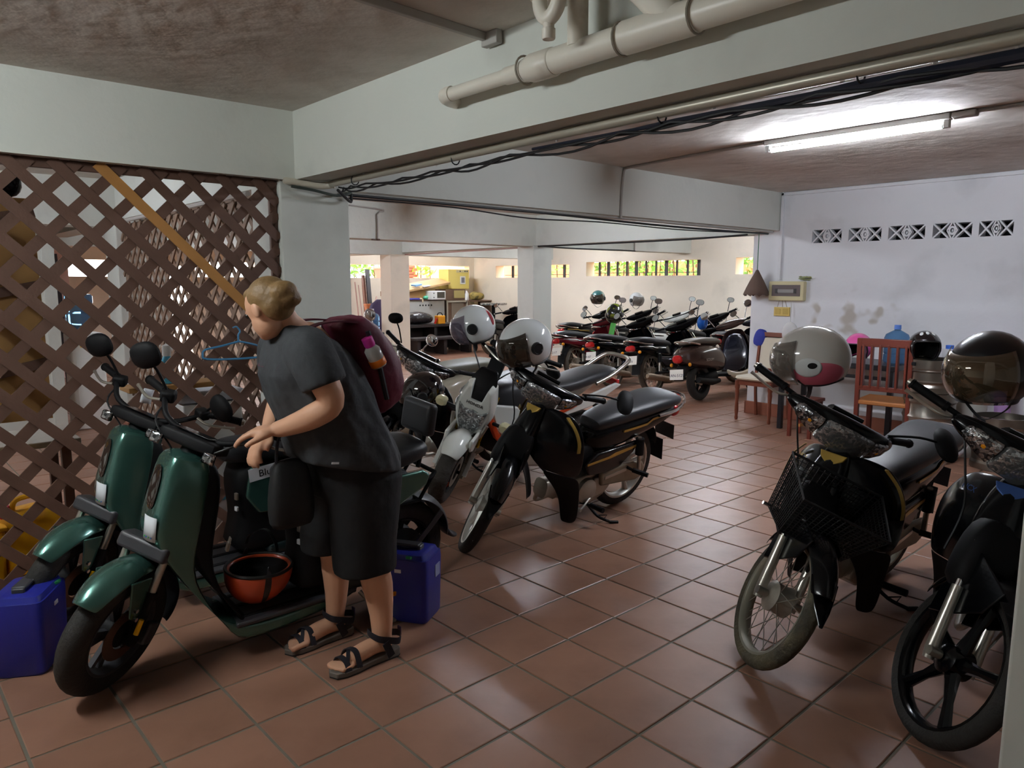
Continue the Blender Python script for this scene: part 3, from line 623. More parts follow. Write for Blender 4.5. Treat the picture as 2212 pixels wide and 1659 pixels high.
# ------------------------------------------------------------------ step-through motorbike
M_plast = P('dark_brown_gloss', (24, 18, 17), .25, coat=.15, spec=.3)
def paint(name, col, metal=.0): return P('paint_' + name, col, .2, metal, coat=.6)
def underbone(label, loc, heading, lean, st, body=None, side=None, stripe=M_gold, front='spoke', rimmat=None, dusty=False, basket=False, mirrors=(1, 1), plate_txt=None, group=None,
              rail=M_chrome, detail=True, front_tyre=None, badge=M_gold, flap=True, name='motorbike', lever_on=True, letters=None):
    t = thing(name, label, 'motorbike', loc, (lean, 0, heading), group)
    body = body or M_blk; side = side or M_plast
    WB = 1.225; R = .278; rk = math.radians(27.5); GX = 1.30; S = steer_mtx(GX, rk, st); axd = V(-math.sin(rk), 0, math.cos(rk))
    eng = M_alud if dusty else M_alu; tyre = M_rubd if dusty else M_rub
    ax0 = V(GX, 0, 0)
    fw = wheel(t, S, 'front_wheel', (WB, 0, R), R, .031, front, front_tyre or tyre, rimmat or M_steel, M_alu if front == 'spoke' else (rimmat or M_blk), hubr=.062 if front == 'spoke' else .05)
    rw = wheel(t, None, 'rear_wheel', (0, 0, R), R, .036, front if front != 'five' else 'five', tyre, rimmat or M_steel, eng, hubr=.07)
    for s in (-1, 1):
        p0 = V(WB - .012, s * .074, R - .02)
        fk = B(S).tube([p0 - axd * .015, p0 + axd * .02, p0 + axd * .24], [.017, .021, .019], 12).build('fork_leg', M_steel, t)
        B(S).tube([p0 + axd * .23, p0 + axd * .40], .0145, 10).build('fork_tube', M_chrome, fk)
        b = B(S); b.lathe([(.001, -.02), (.016, -.02), (.016, .02), (.001, .02)], V(WB, s * .074, R), Y_, 10); b.build('axle_nut', M_steel, fk)
    # fork cover + fender
    b = B(S); b.loft([sup(ax0 + axd * d + V(.015, 0, 0), (1, 0, .5), (0, 1, 0), rx, ry, 3.2, 18) for d, rx, ry in ((.50, .05, .10), (.58, .06, .105), (.70, .055, .095), (.78, .04, .07))])
    b.build('fork_cover', M_blkm, t, sub=1)
    b = arc_shell(B(S), (WB, 0, R), R + .042, .064, math.radians(42), math.radians(168), 16, 9, sag=.05)
    fd = b.build('front_fender', body, t, solid=.004, sub=1)
    b = B(S); b.loft([sup((WB + .30 - d * .05, 0, R + .14 + d * .03), (0, 1, 0), (-.5, 0, .86), w_, .006, 3, 12) for d, w_ in ((0, .008), (1, .03), (2, .045), (3, .056))]); b.build('fender_tip', body, fd)
    for s in (-1, 1):
        b = B(S); b.prism([(WB - .16, R + .32), (WB + .04, R + .30), (WB + .02, R + .20), (WB - .09, R + .10), (WB - .17, R + .05), (WB - .20, R + .14)], s * .058, s * .066); b.build('fender_side', body, fd, bevel=.005)
    # headlight cowl on the bars
    cc = ax0 + axd * .99 + V(-.045, 0, 0)
    def cw(y, dx, dz, rx, rz, p=3): return sup(cc + V(dx, y, dz), (.92, 0, .39), (-.39, 0, .92), rx, rz, p, 20)
    b = B(S); b.loft([cw(-.245, -.05, .015, .012, .012), cw(-.22, -.035, .012, .03, .028), cw(-.17, -.005, .008, .05, .043), (cw(-.09, .02, .004, .066, .054)), cw(0, .028, .004, .072, .058), cw(.09, .02, .004, .066, .054), cw(.17, -.005, .008, .05, .043), cw(.22, -.035, .012, .03, .028), cw(.245, -.05, .015, .012, .012)])
    cowl = b.build('headlight_cowl', body, t, sub=1)
    def ln(y, dx, dz, rx, rz): return sup(cc + V(dx, y, dz), (.93, 0, -.36), (.36, 0, .93), rx, rz * 1.3, 3, 14)
    b = B(S); b.loft([ln(-.105, .066, -.018, .012, .036), ln(-.095, .070, -.018, .018, .042), ln(0, .086, -.02, .02, .05), ln(.095, .070, -.018, .018, .042), ln(.105, .066, -.018, .012, .036)]); hl = b.build('headlight', M_refl, cowl)
    b = B(S); b.loft([ln(-.108, .074, -.018, .012, .038), ln(-.095, .080, -.018, .018, .044), ln(0, .096, -.02, .02, .052), ln(.095, .080, -.018, .018, .044), ln(.108, .074, -.018, .012, .038)]); b.build('headlight_lens', M_lens, hl)
    for s in (-1, 1):
        b = B(S); b.loft([ln(s * .115, .060, -.016, .014, .036), ln(s * .15, .044, -.010, .016, .032), ln(s * .195, .012, .0, .014, .024), ln(s * .212, -.006, .004, .008, .010)]); ts = b.build('turn_signal', M_refl, cowl)
        b = B(S); b.ball(cc + V(.05, s * .15, -.01), (.012, .012, .012), 8, 5); b.build('signal_bulb', M_amber, ts)
    b = B(S); b.loft([sup(cc + V(-.045, y, .05), (.85, 0, .5), (-.5, 0, .85), .028, .012, 3, 10) for y in (-.07, .07)]); b.build('speedometer', M_blk, cowl)
    hx, hz = cc.x - .045, cc.z + .012
    hb = B(S).tube(bez([(hx - .10, -.33, hz + .02), (hx - .04, -.24, hz + .012), (hx, -.1, hz), (hx, .1, hz), (hx - .04, .24, hz + .012), (hx - .10, .33, hz + .02)], 4), .010, 8).build('handlebar', M_blkm, t)
    for s in (-1, 1):
        grip(S, hb, (hx - .048, s * .25, hz + .014), (hx - .125, s * .375, hz + .022))
        if lever_on and s == -1: lever(S, hb, (hx - .01, s * .235, hz), (hx - .005, s * .30, hz - .01), (hx - .075, s * .40, hz))
        if mirrors[0 if s == 1 else 1]:
            up = mirrors[0 if s == 1 else 1]
            if up == 1: mirror(S, t, (hx - .035, s * .225, hz + .03), (hx + .0, s * .32, hz + .20), s * .45, (-1, s * .1, .05))
            else: mirror(S, t, (hx - .035, s * .225, hz + .03), (hx - .07, s * .47, hz + .10), s * 1.2, (-.5, s * .1, -.8), (.082, .05))
    b = B(S); b.tube(bez([(hx, -.2, hz), (hx + .06, -.15, hz - .1), (hx + .09, -.06, hz - .25), (hx + .14, -.05, hz - .4)], 4), .004, 6); b.build('brake_cable', M_cable, hb)
    # leg shield
    rows = [[(.845, .0, .805), (.81, .07, .80), (.765, .13, .785), (.725, .175, .76)],
            [(.92, .0, .72), (.87, .11, .715), (.79, .20, .70), (.70, .245, .67)],
            [(.965, .0, .60), (.905, .13, .59), (.815, .225, .565), (.695, .262, .535)],
            [(.885, .09, .45), (.835, .155, .44), (.775, .215, .425), (.685, .245, .41)],
            [(.745, .145, .31), (.72, .17, .31), (.69, .20, .305), (.635, .218, .30)],
            [(.70, .145, .17), (.68, .165, .165), (.655, .19, .16), (.60, .205, .155)],
            [(.685, .15, .10), (.665, .165, .095), (.645, .185, .09), (.60, .195, .09)]]
    for s in (-1, 1):
        b = B(); b.grid([[V(x, y * s, z) for x, y, z in r] for r in rows[:4]]); ls = b.build('leg_shield', body, t, solid=.007, sub=2, off=0)
        b = B(); b.grid([[V(x, y * s, z) for x, y, z in r] for r in [[tuple(.94 * c_ + .06 * d_ for c_, d_ in zip(p, q)) for p, q in zip(rows[3], rows[2])]] + rows[4:]]); b.build('lower_shield', M_blkm, ls, solid=.006, sub=2, off=0)
        if stripe:
            b = B(); pts = bez([(.788, s * .163, .772), (.765, s * .215, .71), (.748, s * .243, .64), (.752, s * .252, .585)], 4)
            b.loft([[p + V(.012, s * .004, 0), p + V(.004, s * .008, 0), p + V(-.010, s * .010, 0), p + V(-.004, 0, 0)] for p in pts]); b.build('stripe', stripe, ls)
    b = B(); b.spine([(.825, .825, .03, .03, 2.6), (.855, .79, .055, .042, 2.8), (.915, .70, .078, .05, 2.8), (.965, .62, .08, .055, 2.6), (.985, .53, .06, .05, 2.6), (.985, .49, .03, .03, 2.4)], 18)
    fp = b.build('front_panel', body, t, sub=1)
    if badge:
        M = frame((.905, 0, .772), (0, 1, 0), (.80, 0, .6)); b = B(M); b.prism([(-.055, .03), (.055, .03), (.045, .005), (.0, -.035), (-.045, .005)], .0, .012, 'xy'); b.build('badge', badge, fp, bevel=.003)
    if letters:
        for s in (-1,):
            text('emblem_text', letters, .03, badge or M_chrome, fp, frame((.882, s * .128, .745), (-.45, s * .85, .1) if s > 0 else (.62, .78, .05), (.75, s * .55, .35)))
    b = B(); b.spine([(.93, .67, .05, .05, 2.6), (.82, .57, .066, .06, 2.6), (.68, .47, .072, .062, 2.6), (.54, .42, .08, .075, 2.6), (.42, .45, .09, .095, 2.8), (.36, .47, .07, .08, 2.6)], 18); b.build('frame_tunnel', M_blkm, t, sub=1)
    # rear body
    global XF
    XF = lambda p: p if p.x > -.1 else V(-.1 + (p.x + .1) * .78, p.y, p.z)
    b = B(); b.spine([(.46, .50, .06, .07, 2.6), (.40, .53, .098, .10, 2.8), (.25, .555, .122, .10, 3), (.05, .58, .122, .082, 3), (-.2, .61, .108, .06, 3), (-.42, .63, .08, .045, 2.8), (-.52, .64, .05, .028, 2.6)], 20); b.build('rear_cowl', body, t, sub=1)
    for s in (-1, 1):
        b = B(); b.prism([(.50, .40), (.40, .47), (.18, .485), (.02, .50), (.06, .43), (.16, .36), (.30, .325), (.46, .335)], s * .088, s * .122); sc_ = b.build('side_cover', side, t, bevel=.012, seg=3)
        if stripe:
            b = B(); b.prism([(.49, .418), (.30, .438), (.24, .456), (.05, .478), (.05, .462), (.22, .434), (.28, .424), (.49, .404)], s * .1225, s * .1245)
            b.prism([(.20, .60), (-.05, .618), (-.12, .645), (-.42, .66), (-.42, .648), (-.10, .628), (-.04, .60), (.20, .582)], s * .120, s * .1245) if False else None
            b.build('stripe', stripe, sc_)
            b = B(); rp = [(.20, .588, .1235), (.05, .60, .1235), (-.03, .605, .119), (-.09, .628, .113), (-.25, .638, .102), (-.40, .645, .084)]
            b.loft([[V(x, s * (y + .001), z + .008), V(x, s * (y + .003), z), V(x, s * (y + .001), z - .008), V(x, s * (y - .006), z)] for x, z, y in rp]); b.build('tail_stripe', stripe, sc_)
    b = B(); b.spine([(.425, .60, .05, .02, 2.4), (.40, .625, .088, .045, 2.8), (.30, .65, .108, .052, 3), (.12, .675, .122, .05, 3), (-.05, .70, .138, .05, 3), (-.22, .722, .146, .048, 3), (-.38, .728, .136, .042, 3), (-.48, .722, .10, .03, 2.6), (-.51, .718, .05, .012, 2.4)], 20); b.build('seat', M_seat, t, sub=1)
    pts = bez([(-.12, -.135, .655), (-.34, -.135, .672), (-.50, -.105, .705), (-.575, -.05, .725), (-.585, 0, .73), (-.575, .05, .725), (-.50, .105, .705), (-.34, .135, .672), (-.12, .135, .655)], 4)
    B().tube(pts, .0115, 8).build('grab_rail', rail, t)
    # tail
    b = B(); b.spine([(-.47, .625, .075, .05, 3), (-.52, .625, .07, .045, 3), (-.57, .62, .055, .03, 2.8), (-.585, .615, .03, .012, 2.6)], 16); b.build('tail_light', M_red, t, sub=1)
    b = arc_shell(B(), (-.02, 0, R), R + .075, .07, math.radians(92), math.radians(158), sag=.03); rf = b.build('rear_fender', M_blkm, t, solid=.004, sub=1)
    if flap: b = B(); b.box((-.40, 0, .36), (.008, .13, .16), (0, .28, 0)); b.build('mud_flap', M_blkm, rf, bevel=.003)
    for s in ((-1, 1) if plate_txt is not None else ()):
        b = B(); b.ball((-.50, s * .135, .575), (.03, .022, .022), 10, 7); tl = b.build('rear_signal', M_amber if detail else M_red, rf); B().tube([(-.47, s * .06, .575), (-.49, s * .12, .575)], .008, 6).build('signal_stalk', M_blkm, tl)
    if plate_txt is not None: plate(rf, (-.512, 0, .475), (0, -1, 0), (-.9, 0, .28), plate_txt, .17, .115)
    else: b = B(); b.box((-.49, 0, .48), (.004, .16, .11), (0, .28, 0)); b.build('plate_holder', M_dgrey, rf)
    XF = None
    # engine, chain case, exhaust, pegs, stand
    b = B(); b.prism([(.56, .29), (.30, .33), (.20, .27), (.22, .15), (.32, .11), (.50, .12), (.58, .17)], -.075, .075); en = b.build('engine', eng, t, bevel=.015, seg=3)
    b = B(); b.loft([sup((x, 0, z), (0, 1, 0), (-.15, 0, 1), r, r * 1.05, 3, 14) for x, z, r in ((.54, .25, .06), (.57, .252, .07), (.59, .253, .055), (.61, .255, .07), (.63, .257, .055), (.65, .258, .07), (.68, .26, .055), (.74, .263, .055), (.75, .264, .03))]); b.build('cylinder', eng, en)
    for s in (-1, 1):
        b = B(); b.lathe([(.001, .115 * s), (.055, .113 * s), (.078, .10 * s), (.085, .07 * s)], (.42, 0, .215), Y_, 24); b.build('crankcase_cover', eng, en)
        b = B(); b.prism([(.37, .29), (.24, .30), (.20, .24), (.26, .17), (.37, .15)], s * .07, s * .10); b.build('gear_cover', eng, en, bevel=.012)
    b = B(); b.prism([(.34, .325), (.12, .355), (-.06, .345), (-.10, .30), (-.085, .235), (-.02, .215), (.12, .225), (.32, .235)], .088, .118); ch = b.build('chain_case', P('chain_case_grey', (140, 130, 112), .5, .4, noise=.15) if True else eng, t, bevel=.014, seg=3)
    b = B(); b.prism([(.30, .30), (.10, .325), (.10, .305), (.30, .28)], .118, .122); b.build('case_rib', M_steel, ch)
    b = B(); b.tube([(.25, -.10, .27), (-.04, -.10, R)], .017, 8); b.build('swing_arm', M_blkm, t)
    for s in (-1, 1):
        sh = B().tube([(-.01, s * .135, R + .02), (.035, s * .128, .53)], .013, 10).build('shock_absorber', M_steel, t)
        B().tube([(.012, s * .132, .41), (.03, s * .129, .52)], .028, 12).build('spring_cover', M_blkm, sh)
    b = B(); b.tube(bez([(.72, -.03, .22), (.68, -.08, .14), (.50, -.12, .12), (.30, -.135, .14), (.22, -.135, .16)], 5), .014, 10); ex = b.build('exhaust', M_steel, t)
    B().tube([(.25, -.135, .155), (.20, -.14, .17), (.0, -.145, .205), (-.28, -.15, .255), (-.31, -.15, .26)], [.018, .036, .04, .042, .026], 14).build('muffler', M_steel if not dusty else P('dusty_muffler', (150, 132, 112), .5, .5, noise=.2), ex)
    b = B()
    for s in (-1, 1): b.tube([(.44, s * .06, .13), (.44, s * .17, .155)], .008, 8)
    fpb = b.build('footpeg_bar', M_blkm, t)
    for s in (-1, 1):
        B().tube([(.44, s * .16, .155), (.44, s * .26, .162)], .016, 10).build('foot_peg', M_blkm, fpb)
        b = B(); b.tube([(.10, s * .12, .33), (.06, s * .14, .31)], .009, 8); b.tube([(.06, s * .14, .31), (.02, s * .235, .305)], .016, 8); b.build('passenger_peg', M_blkm, t)
    gy = .25; gz = gy * math.tan(-lean)
    b = B(); b.tube(bez([(.40, .09, .13), (.37, .17, .07), (.345, gy, gz + .012)], 4), .009, 8); b.tube([(.345, gy, gz + .01), (.30, gy + .03, gz + .012)], .010, 8); b.tube([(.37, .17, .075), (.33, .21, .085), (.35, .20, .05)], .004, 6); b.build('side_stand', M_blkm, t)
    b = B(); b.tube([(.40, .11, .17), (.52, .155, .14), (.55, .155, .15)], .007, 8); b.tube([(.55, .13, .15), (.55, .18, .15)], .011, 8); b.build('gear_lever', M_steel, t)
    if basket: front_basket(t, S)
    return t
def front_basket(t, S):
    M_net = P('black_mesh_wire', (18, 18, 20), .45)
    # rim ring, bottom ring and wires of a front carrier basket
    def ring(x0, x1, hw, z, n=8):
        return [(x0, -hw, z), (x0, hw, z), (x1, hw * .92, z), (x1, -hw * .92, z)]
    top = [(1.0, -.20, .76), (1.0, .20, .76), (1.25, .18, .70), (1.25, -.18, .70)]; bot = [(1.0, -.155, .52), (1.0, .155, .52), (1.16, .135, .51), (1.16, -.135, .51)]
    def edge(q, k, n):
        out = []
        for i in range(4):
            a, c = V(q[i]), V(q[(i + 1) % 4]); out += [a.lerp(c, j / n) for j in range(n)]
        return out
    b = B(S); b.tube(top, .006, 6, closed=True); b.tube(bot, .005, 6, closed=True); bk = b.build('basket', M_net, t)
    N_ = 16; te, be = edge(top, 0, N_), edge(bot, 0, N_); b = B(S)
    for p, q in zip(te, be): b.tube([p, q], .0022, 4, False)
    for k in range(1, 14): b.tube([p.lerp(q, k / 14) for p, q in zip(te, be)], .0018, 4, False, True)
    for j in range(1, N_): b.tube([be[j], be[3 * N_ - j]], .002, 4, False); b.tube([be[N_ + j], be[(4 * N_ - j) % (4 * N_)]], .002, 4, False)
    o = b.build('basket_wires', M_net, bk); o['kind'] = 'stuff'
    b = B(S); b.tube([(1.03, -.19, .53), (1.03, .19, .53)], .007, 8)
    for s in (-1, 1): b.tube([(.90, s * .10, .60), (1.03, s * .13, .53)], .006, 6)
    b.build('basket_bracket', M_chrome, bk)
bikeD = underbone('black and gold motorbike leaning beside the white naked bike', (3.69, 3.10, 0), PI, -.20, .86, front='five', rimmat=P('pale_alloy', (196, 194, 186), .35, .5), mirrors=(2, 0), group='black and gold motorbikes', letters='NCX')
bikeH = underbone('black motorbike with a wire front basket and spoked wheels', (3.77, 1.41, 0), PI, -.16, .85, front='spoke', basket=True, front_tyre=P('worn_tyre', (92, 86, 66), .8, noise=.3, nscale=14, bump=.5, bscale=40, dirt=(52, 50, 46), dscale=6, dlo=.4, dhi=.6), rimmat=P('oxidised_rim', (150, 148, 134), .45, .6), mirrors=(2, 0), group='black and gold motorbikes', letters='NCX')
bikeI = underbone('black motorbike with black alloy wheels at the right column', (3.75, .79, 0), PI, -.16, .80, stripe=None, front='five', rimmat=M_blk, mirrors=(0, 0), badge=P('blue_badge', (60, 90, 150), .3, .5), group='black motorbikes', letters='NCX')
bikeF = underbone('black motorbike behind the white naked bike, with a helmet hung on it', (3.86, 4.50, 0), PI, -.16, .72, stripe=None, front='spoke', mirrors=(0, 1), badge=None, group='black motorbikes')
GB = 'motorbikes parked along the back wall'
maroon = paint('maroon', (96, 20, 30)); navy = paint('navy', (20, 24, 40))
underbone('maroon motorbike parked left of the two muddy black ones', (7.93, 7.40, 0), .05, -.13, .55, body=maroon, side=maroon, stripe=M_chrome, dusty=True, mirrors=(1, 1), plate_txt='1AB-2117', group=GB)
underbone('muddy black motorbike whose plate ends in 8187', (7.85, 6.66, 0), .05, -.13, .55, stripe=M_chrome, dusty=True, mirrors=(1, 1), plate_txt='1T-8187', group=GB)
underbone('muddy black motorbike next to the brown retro scooter', (7.80, 5.92, 0), .05, -.13, .55, stripe=M_chrome, dusty=True, mirrors=(1, 1), plate_txt='1AB-8056', group=GB)
underbone('black motorbike with a teal helmet on its handlebar', (9.62, 8.95, 0), .04, -.12, .5, stripe=M_gold, dusty=True, mirrors=(1, 1), plate_txt='', group=GB)
underbone('black motorbike with a white helmet on its handlebar', (9.65, 8.15, 0), .04, -.12, .5, stripe=M_chrome, dusty=True, mirrors=(1, 1), group=GB)
underbone('white and red motorbike in the rear row', (9.66, 7.35, 0), .04, -.12, .5, body=M_white, side=paint('red', (150, 26, 30)), stripe=M_chrome, dusty=True, mirrors=(1, 1), group=GB)
underbone('black motorbike with gold stripes in the rear row', (9.66, 6.62, 0), .04, -.12, .5, stripe=M_gold, dusty=True, mirrors=(1, 1), group=GB)
underbone('navy motorbike in the rear row beside the wall end', (9.66, 5.85, 0), .04, -.12, .5, body=navy, stripe=M_gold, dusty=True, mirrors=(1, 1), group=GB)
underbone('black motorbike parked behind the middle column', (9.55, 11.3, 0), .15, -.12, .5, stripe=None, dusty=True, mirrors=(1, 1), plate_txt='', group=GB)
# ------------------------------------------------------------------ white naked bike
def naked_bike(label, loc, heading, lean, st):
    t = thing('motorbike', label, 'motorbike', loc, (lean, 0, heading))
    WB = 1.25; R = .25; rk = math.radians(25); GX = 1.33; S = steer_mtx(GX, rk, st); axd = V(-math.sin(rk), 0, math.cos(rk)); ax0 = V(GX, 0, 0)
    fwn = P('tread_tyre', (58, 54, 50), .85, noise=.2, nscale=20, bump=.9, bscale=30)
    fw = wheel(t, S, 'front_wheel', (WB, 0, R), R, .056, 'five', fwn, M_blkm, M_blkm, hubr=.05)
    B(S).torus((WB, 0, R), Y_, R - .115, .004, 36, 6, 7).build('rim_tape', M_orange, fw)
    B(S).lathe([(.06, .045), (.11, .045), (.11, .049), (.06, .049)], (WB, 0, R), Y_, 28, True).build('brake_disc', M_steel, fw)
    wheel(t, None, 'rear_wheel', (0, 0, R), R, .058, 'five', fwn, M_blkm, M_blkm, hubr=.06)
    for s in (-1, 1):
        p0 = V(WB - .01, s * .088, R)
        fk = B(S).tube([p0 + axd * .22, p0 + axd * .56], .026, 14).build('fork_leg', M_goldf, t)
        B(S).tube([p0 + axd * .195, p0 + axd * .23], .03, 14).build('fork_seal', M_goldf, fk)
        B(S).tube([p0 - axd * .03, p0 + axd * .22], .018, 12).build('fork_slider', M_steel, fk)
        b = B(S); b.box(p0 + axd * .02, (.05, .035, .11), (0, -rk, 0)); b.build('axle_clamp', M_alu, fk, bevel=.008)
        b = B(S); b.bar(p0 + V(.03, s * .02, .0), p0 + axd * .17 + V(.03, s * .02, 0), .03, .008, (1, 0, 0)); b.build('fork_guard', M_white, fk, bevel=.003)
    b = arc_shell(B(S), (WB, 0, R + .01), R + .035, .085, math.radians(42), math.radians(112), 12, 9, sag=.05); fd = b.build('front_fender', M_white, t, solid=.005, sub=1)
    for s in (-1, 1):
        b = B(S); b.prism([(WB - .10, R + .31), (WB + .08, R + .29), (WB + .06, R + .20), (WB - .02, R + .17), (WB - .10, R + .22)], s * .078, s * .10); b.build('fender_fin', M_white, fd, bevel=.008)
    # radiator shroud / dark lower body
    b = B(); b.spine([(1.02, .55, .07, .12, 3), (.92, .50, .10, .16, 3), (.78, .42, .11, .16, 3), (.62, .36, .10, .12, 3)], 18); b.build('under_shroud', M_blkm, t, sub=1)
    # headlight nacelle
    hc = ax0 + axd * .70 + V(.10, 0, 0)
    M = S @ frame(hc, (0, 1, 0), (.93, 0, -.10)) @ Matrix.Scale(1.22, 4)
    b = B(M); b.loft([[V(x * k, y * k, z) for x, y in ((-.11, .02), (-.10, .10), (-.075, .19), (-.05, .20), (-.035, .11), (0, .10), (.035, .11), (.05, .20), (.075, .19), (.10, .10), (.11, .02), (.085, -.07), (.055, -.11), (-.055, -.11), (-.085, -.07))] for z, k in ((-.07, .96), (.0, 1), (.035, .86))])
    nc = b.build('headlight_cowl', M_white, t, bevel=.008)
    b = B(M); b.loft([[V(x * k, y * k - .01, z) for x, y in ((-.085, .075), (-.05, .045), (0, .055), (.05, .045), (.085, .075), (.07, -.02), (.04, -.085), (-.04, -.085), (-.07, -.02))] for z, k in ((.0, 1), (.044, .98), (.055, .8))]); hl = b.build('headlight', M_refl, nc, bevel=.004)
    b = B(M); b.loft([[V(x * k, y * k - .01, z) for x, y in ((-.09, .08), (-.05, .05), (0, .06), (.05, .05), (.09, .08), (.074, -.02), (.043, -.09), (-.043, -.09), (-.074, -.02))] for z, k in ((.044, 1), (.06, .96), (.068, .7))]); b.build('headlight_lens', M_lens, hl)
    text('maker_text', 'HONDA', .026, M_inkb, nc, M @ Matrix.Translation((0, .078, .040)))
    b = B(M); b.tube(bez([(-.10, -.02, .03), (-.075, -.10, .05), (0, -.135, .06), (.075, -.10, .05), (.10, -.02, .03)], 5), .011, 10); b.build('lamp_guard', M_steel, nc)
    b = B(M); b.loft([[V(-.06, .10, .03), V(.06, .10, .03), V(.05, .10, -.02), V(-.05, .10, -.02)], [V(-.075, .20, -.02), V(.075, .20, -.02), V(.06, .20, -.05), V(-.06, .20, -.05)], [V(-.05, .25, -.06), V(.05, .25, -.06), V(.04, .25, -.08), V(-.04, .25, -.08)]]); b.build('windscreen', M_blk, nc, bevel=.005)
    for s in (-1, 1):
        b = B(M); b.tube([(s * .09, -.02, -.02), (s * .16, -.02, -.02)], .010, 8); ts = b.build('signal_stalk', M_blkm, nc)
        b = B(M); b.loft([sup((s * .19, -.01, z), (1, 0, 0), (0, 1, 0), .034 * k, .028 * k, 2.6, 14) for z, k in ((-.045, .4), (-.03, .9), (.0, 1), (.015, .7))]); b.build('turn_signal', P('pale_amber_lens', (206, 200, 160), .1, coat=1), ts)
    # bars
    hx, hz = .905, 1.02
    b = B(S); b.tube([ax0 + axd * .80, ax0 + axd * 1.02, (hx, 0, hz - .03)], .03, 10); b.box((hx, 0, hz - .03), (.06, .14, .05)); b.box((hx + .02, 0, hz - .12), (.07, .10, .14), (0, -rk, 0)); b.build('steering_stem', M_blkm, t, bevel=.008)
    hb = B(S).tube(bez([(hx - .13, -.36, hz + .03), (hx - .08, -.26, hz + .04), (hx - .01, -.13, hz), (hx, 0, hz), (hx - .01, .13, hz), (hx - .08, .26, hz + .04), (hx - .13, .36, hz + .03)], 5), .012, 10).build('handlebar', M_blkm, t)
    for s in (-1, 1):
        grip(S, hb, (hx - .085, s * .27, hz + .04), (hx - .145, s * .39, hz + .03))
        lever(S, hb, (hx - .02, s * .23, hz + .02), (hx + .0, s * .30, hz + .02), (hx - .06, s * .40, hz + .02))
        b = B(S); b.box((hx - .06, s * .225, hz + .035), (.045, .05, .045)); sw = b.build('switch_box', M_blkm, hb, bevel=.008)
        b = B(S); b.box((hx - .085, s * .222, hz + .04), (.012, .022, .03)); b.build('red_switch', paint('switch_red', (180, 30, 36)), sw)
        b = B(S); b.tube(bez([(hx - .03, s * .22, hz), (hx + .10, s * .16, hz - .02), (hx + .13, s * .05, hz - .16), (hx + .08, s * .04, hz - .3)], 5), .005, 6); b.build('brake_cable', M_cable, hb)
    mirror(S, t, (hx - .06, .22, hz + .05), (hx - .12, .36, hz - .03), .4, (-1, 0, .1))
    # body, seat, tail
    b = B(); b.spine([(.98, .66, .07, .08, 3), (.85, .70, .12, .12, 3), (.68, .70, .13, .12, 3), (.52, .64, .11, .08, 3)], 18); b.build('tank_cover', M_dgrey, t, sub=1)
    for s in (-1, 1):
        b = B(); b.prism([(1.04, .70), (.80, .66), (.70, .56), (.74, .44), (.84, .40), (.98, .52)], s * .115, s * .145); sd = b.build('side_shroud', M_white, t, bevel=.012)
        b = B(); b.prism([(1.03, .62), (.96, .50), (.88, .42), (.88, .38), (.98, .46), (1.06, .60)], s * .12, s * .152); b.build('orange_stripe', M_orange, sd, bevel=.004)
        b = B(); b.prism([(.50, .60), (.20, .62), (-.25, .72), (-.32, .70), (.0, .56), (.40, .50)], s * .085, s * .11); tp = b.build('tail_panel', M_white, t, bevel=.01)
        b = B(); b.bar((.42, s * .113, .535), (.18, s * .113, .60), .03, .006, (0, 1, 0)); b.build('orange_stripe', M_orange, tp)
    b = B(); b.spine([(.62, .72, .05, .02, 2.6), (.58, .72, .09, .045, 2.8), (.40, .72, .12, .05, 3), (.15, .745, .135, .05, 3), (.05, .775, .13, .05, 3), (-.20, .80, .125, .045, 3), (-.32, .80, .07, .02, 2.6)], 18); b.build('seat', M_seat, t, sub=1)
    B().tube(bez([(.0, -.12, .74), (-.15, -.14, .80), (-.32, -.13, .88), (-.38, -.09, .90), (-.40, 0, .90), (-.38, .09, .90), (-.32, .13, .88), (-.15, .14, .80), (.0, .12, .74)], 4), .015, 10).build('grab_rail', M_steel, t)
    b = B(); b.prism([(.80, .44), (.50, .46), (.30, .38), (.32, .22), (.50, .16), (.74, .20)], -.11, .11); b.build('engine', M_alu, t, bevel=.02, seg=3)
    b = B(); b.tube([(.35, .09, .32), (0, .10, R)], .02, 8); b.tube([(.35, -.09, .32), (0, -.10, R)], .02, 8); b.build('swing_arm', M_blkm, t)
    b = arc_shell(B(), (0, 0, R), R + .09, .075, math.radians(85), math.radians(150)); rf = b.build('rear_fender', M_blkm, t, solid=.004, sub=1)
    b = B(); b.box((-.33, 0, .70), (.04, .12, .05)); b.build('tail_light', M_red, rf, bevel=.01)
    b = B(); b.tube(bez([(.72, -.06, .22), (.50, -.14, .17), (.25, -.16, .24), (-.1, -.17, .42)], 5), [.02] * 9 + [.04] * 7, 10); b.build('exhaust', M_blkm, t)
    gy = .26; gz = gy * math.tan(-lean)
    B().tube(bez([(.50, .10, .18), (.44, .18, .10), (.40, gy, gz + .01)], 4), .01, 8).build('side_stand', M_blkm, t)
    for s in (-1, 1): B().tube([(.42, s * .12, .30), (.40, s * .24, .30)], .014, 8).build('foot_peg', M_blkm, t)
    return t
naked_bike('white naked motorbike with gold fork legs', (4.10, 3.87, 0), PI, -.15, .66)
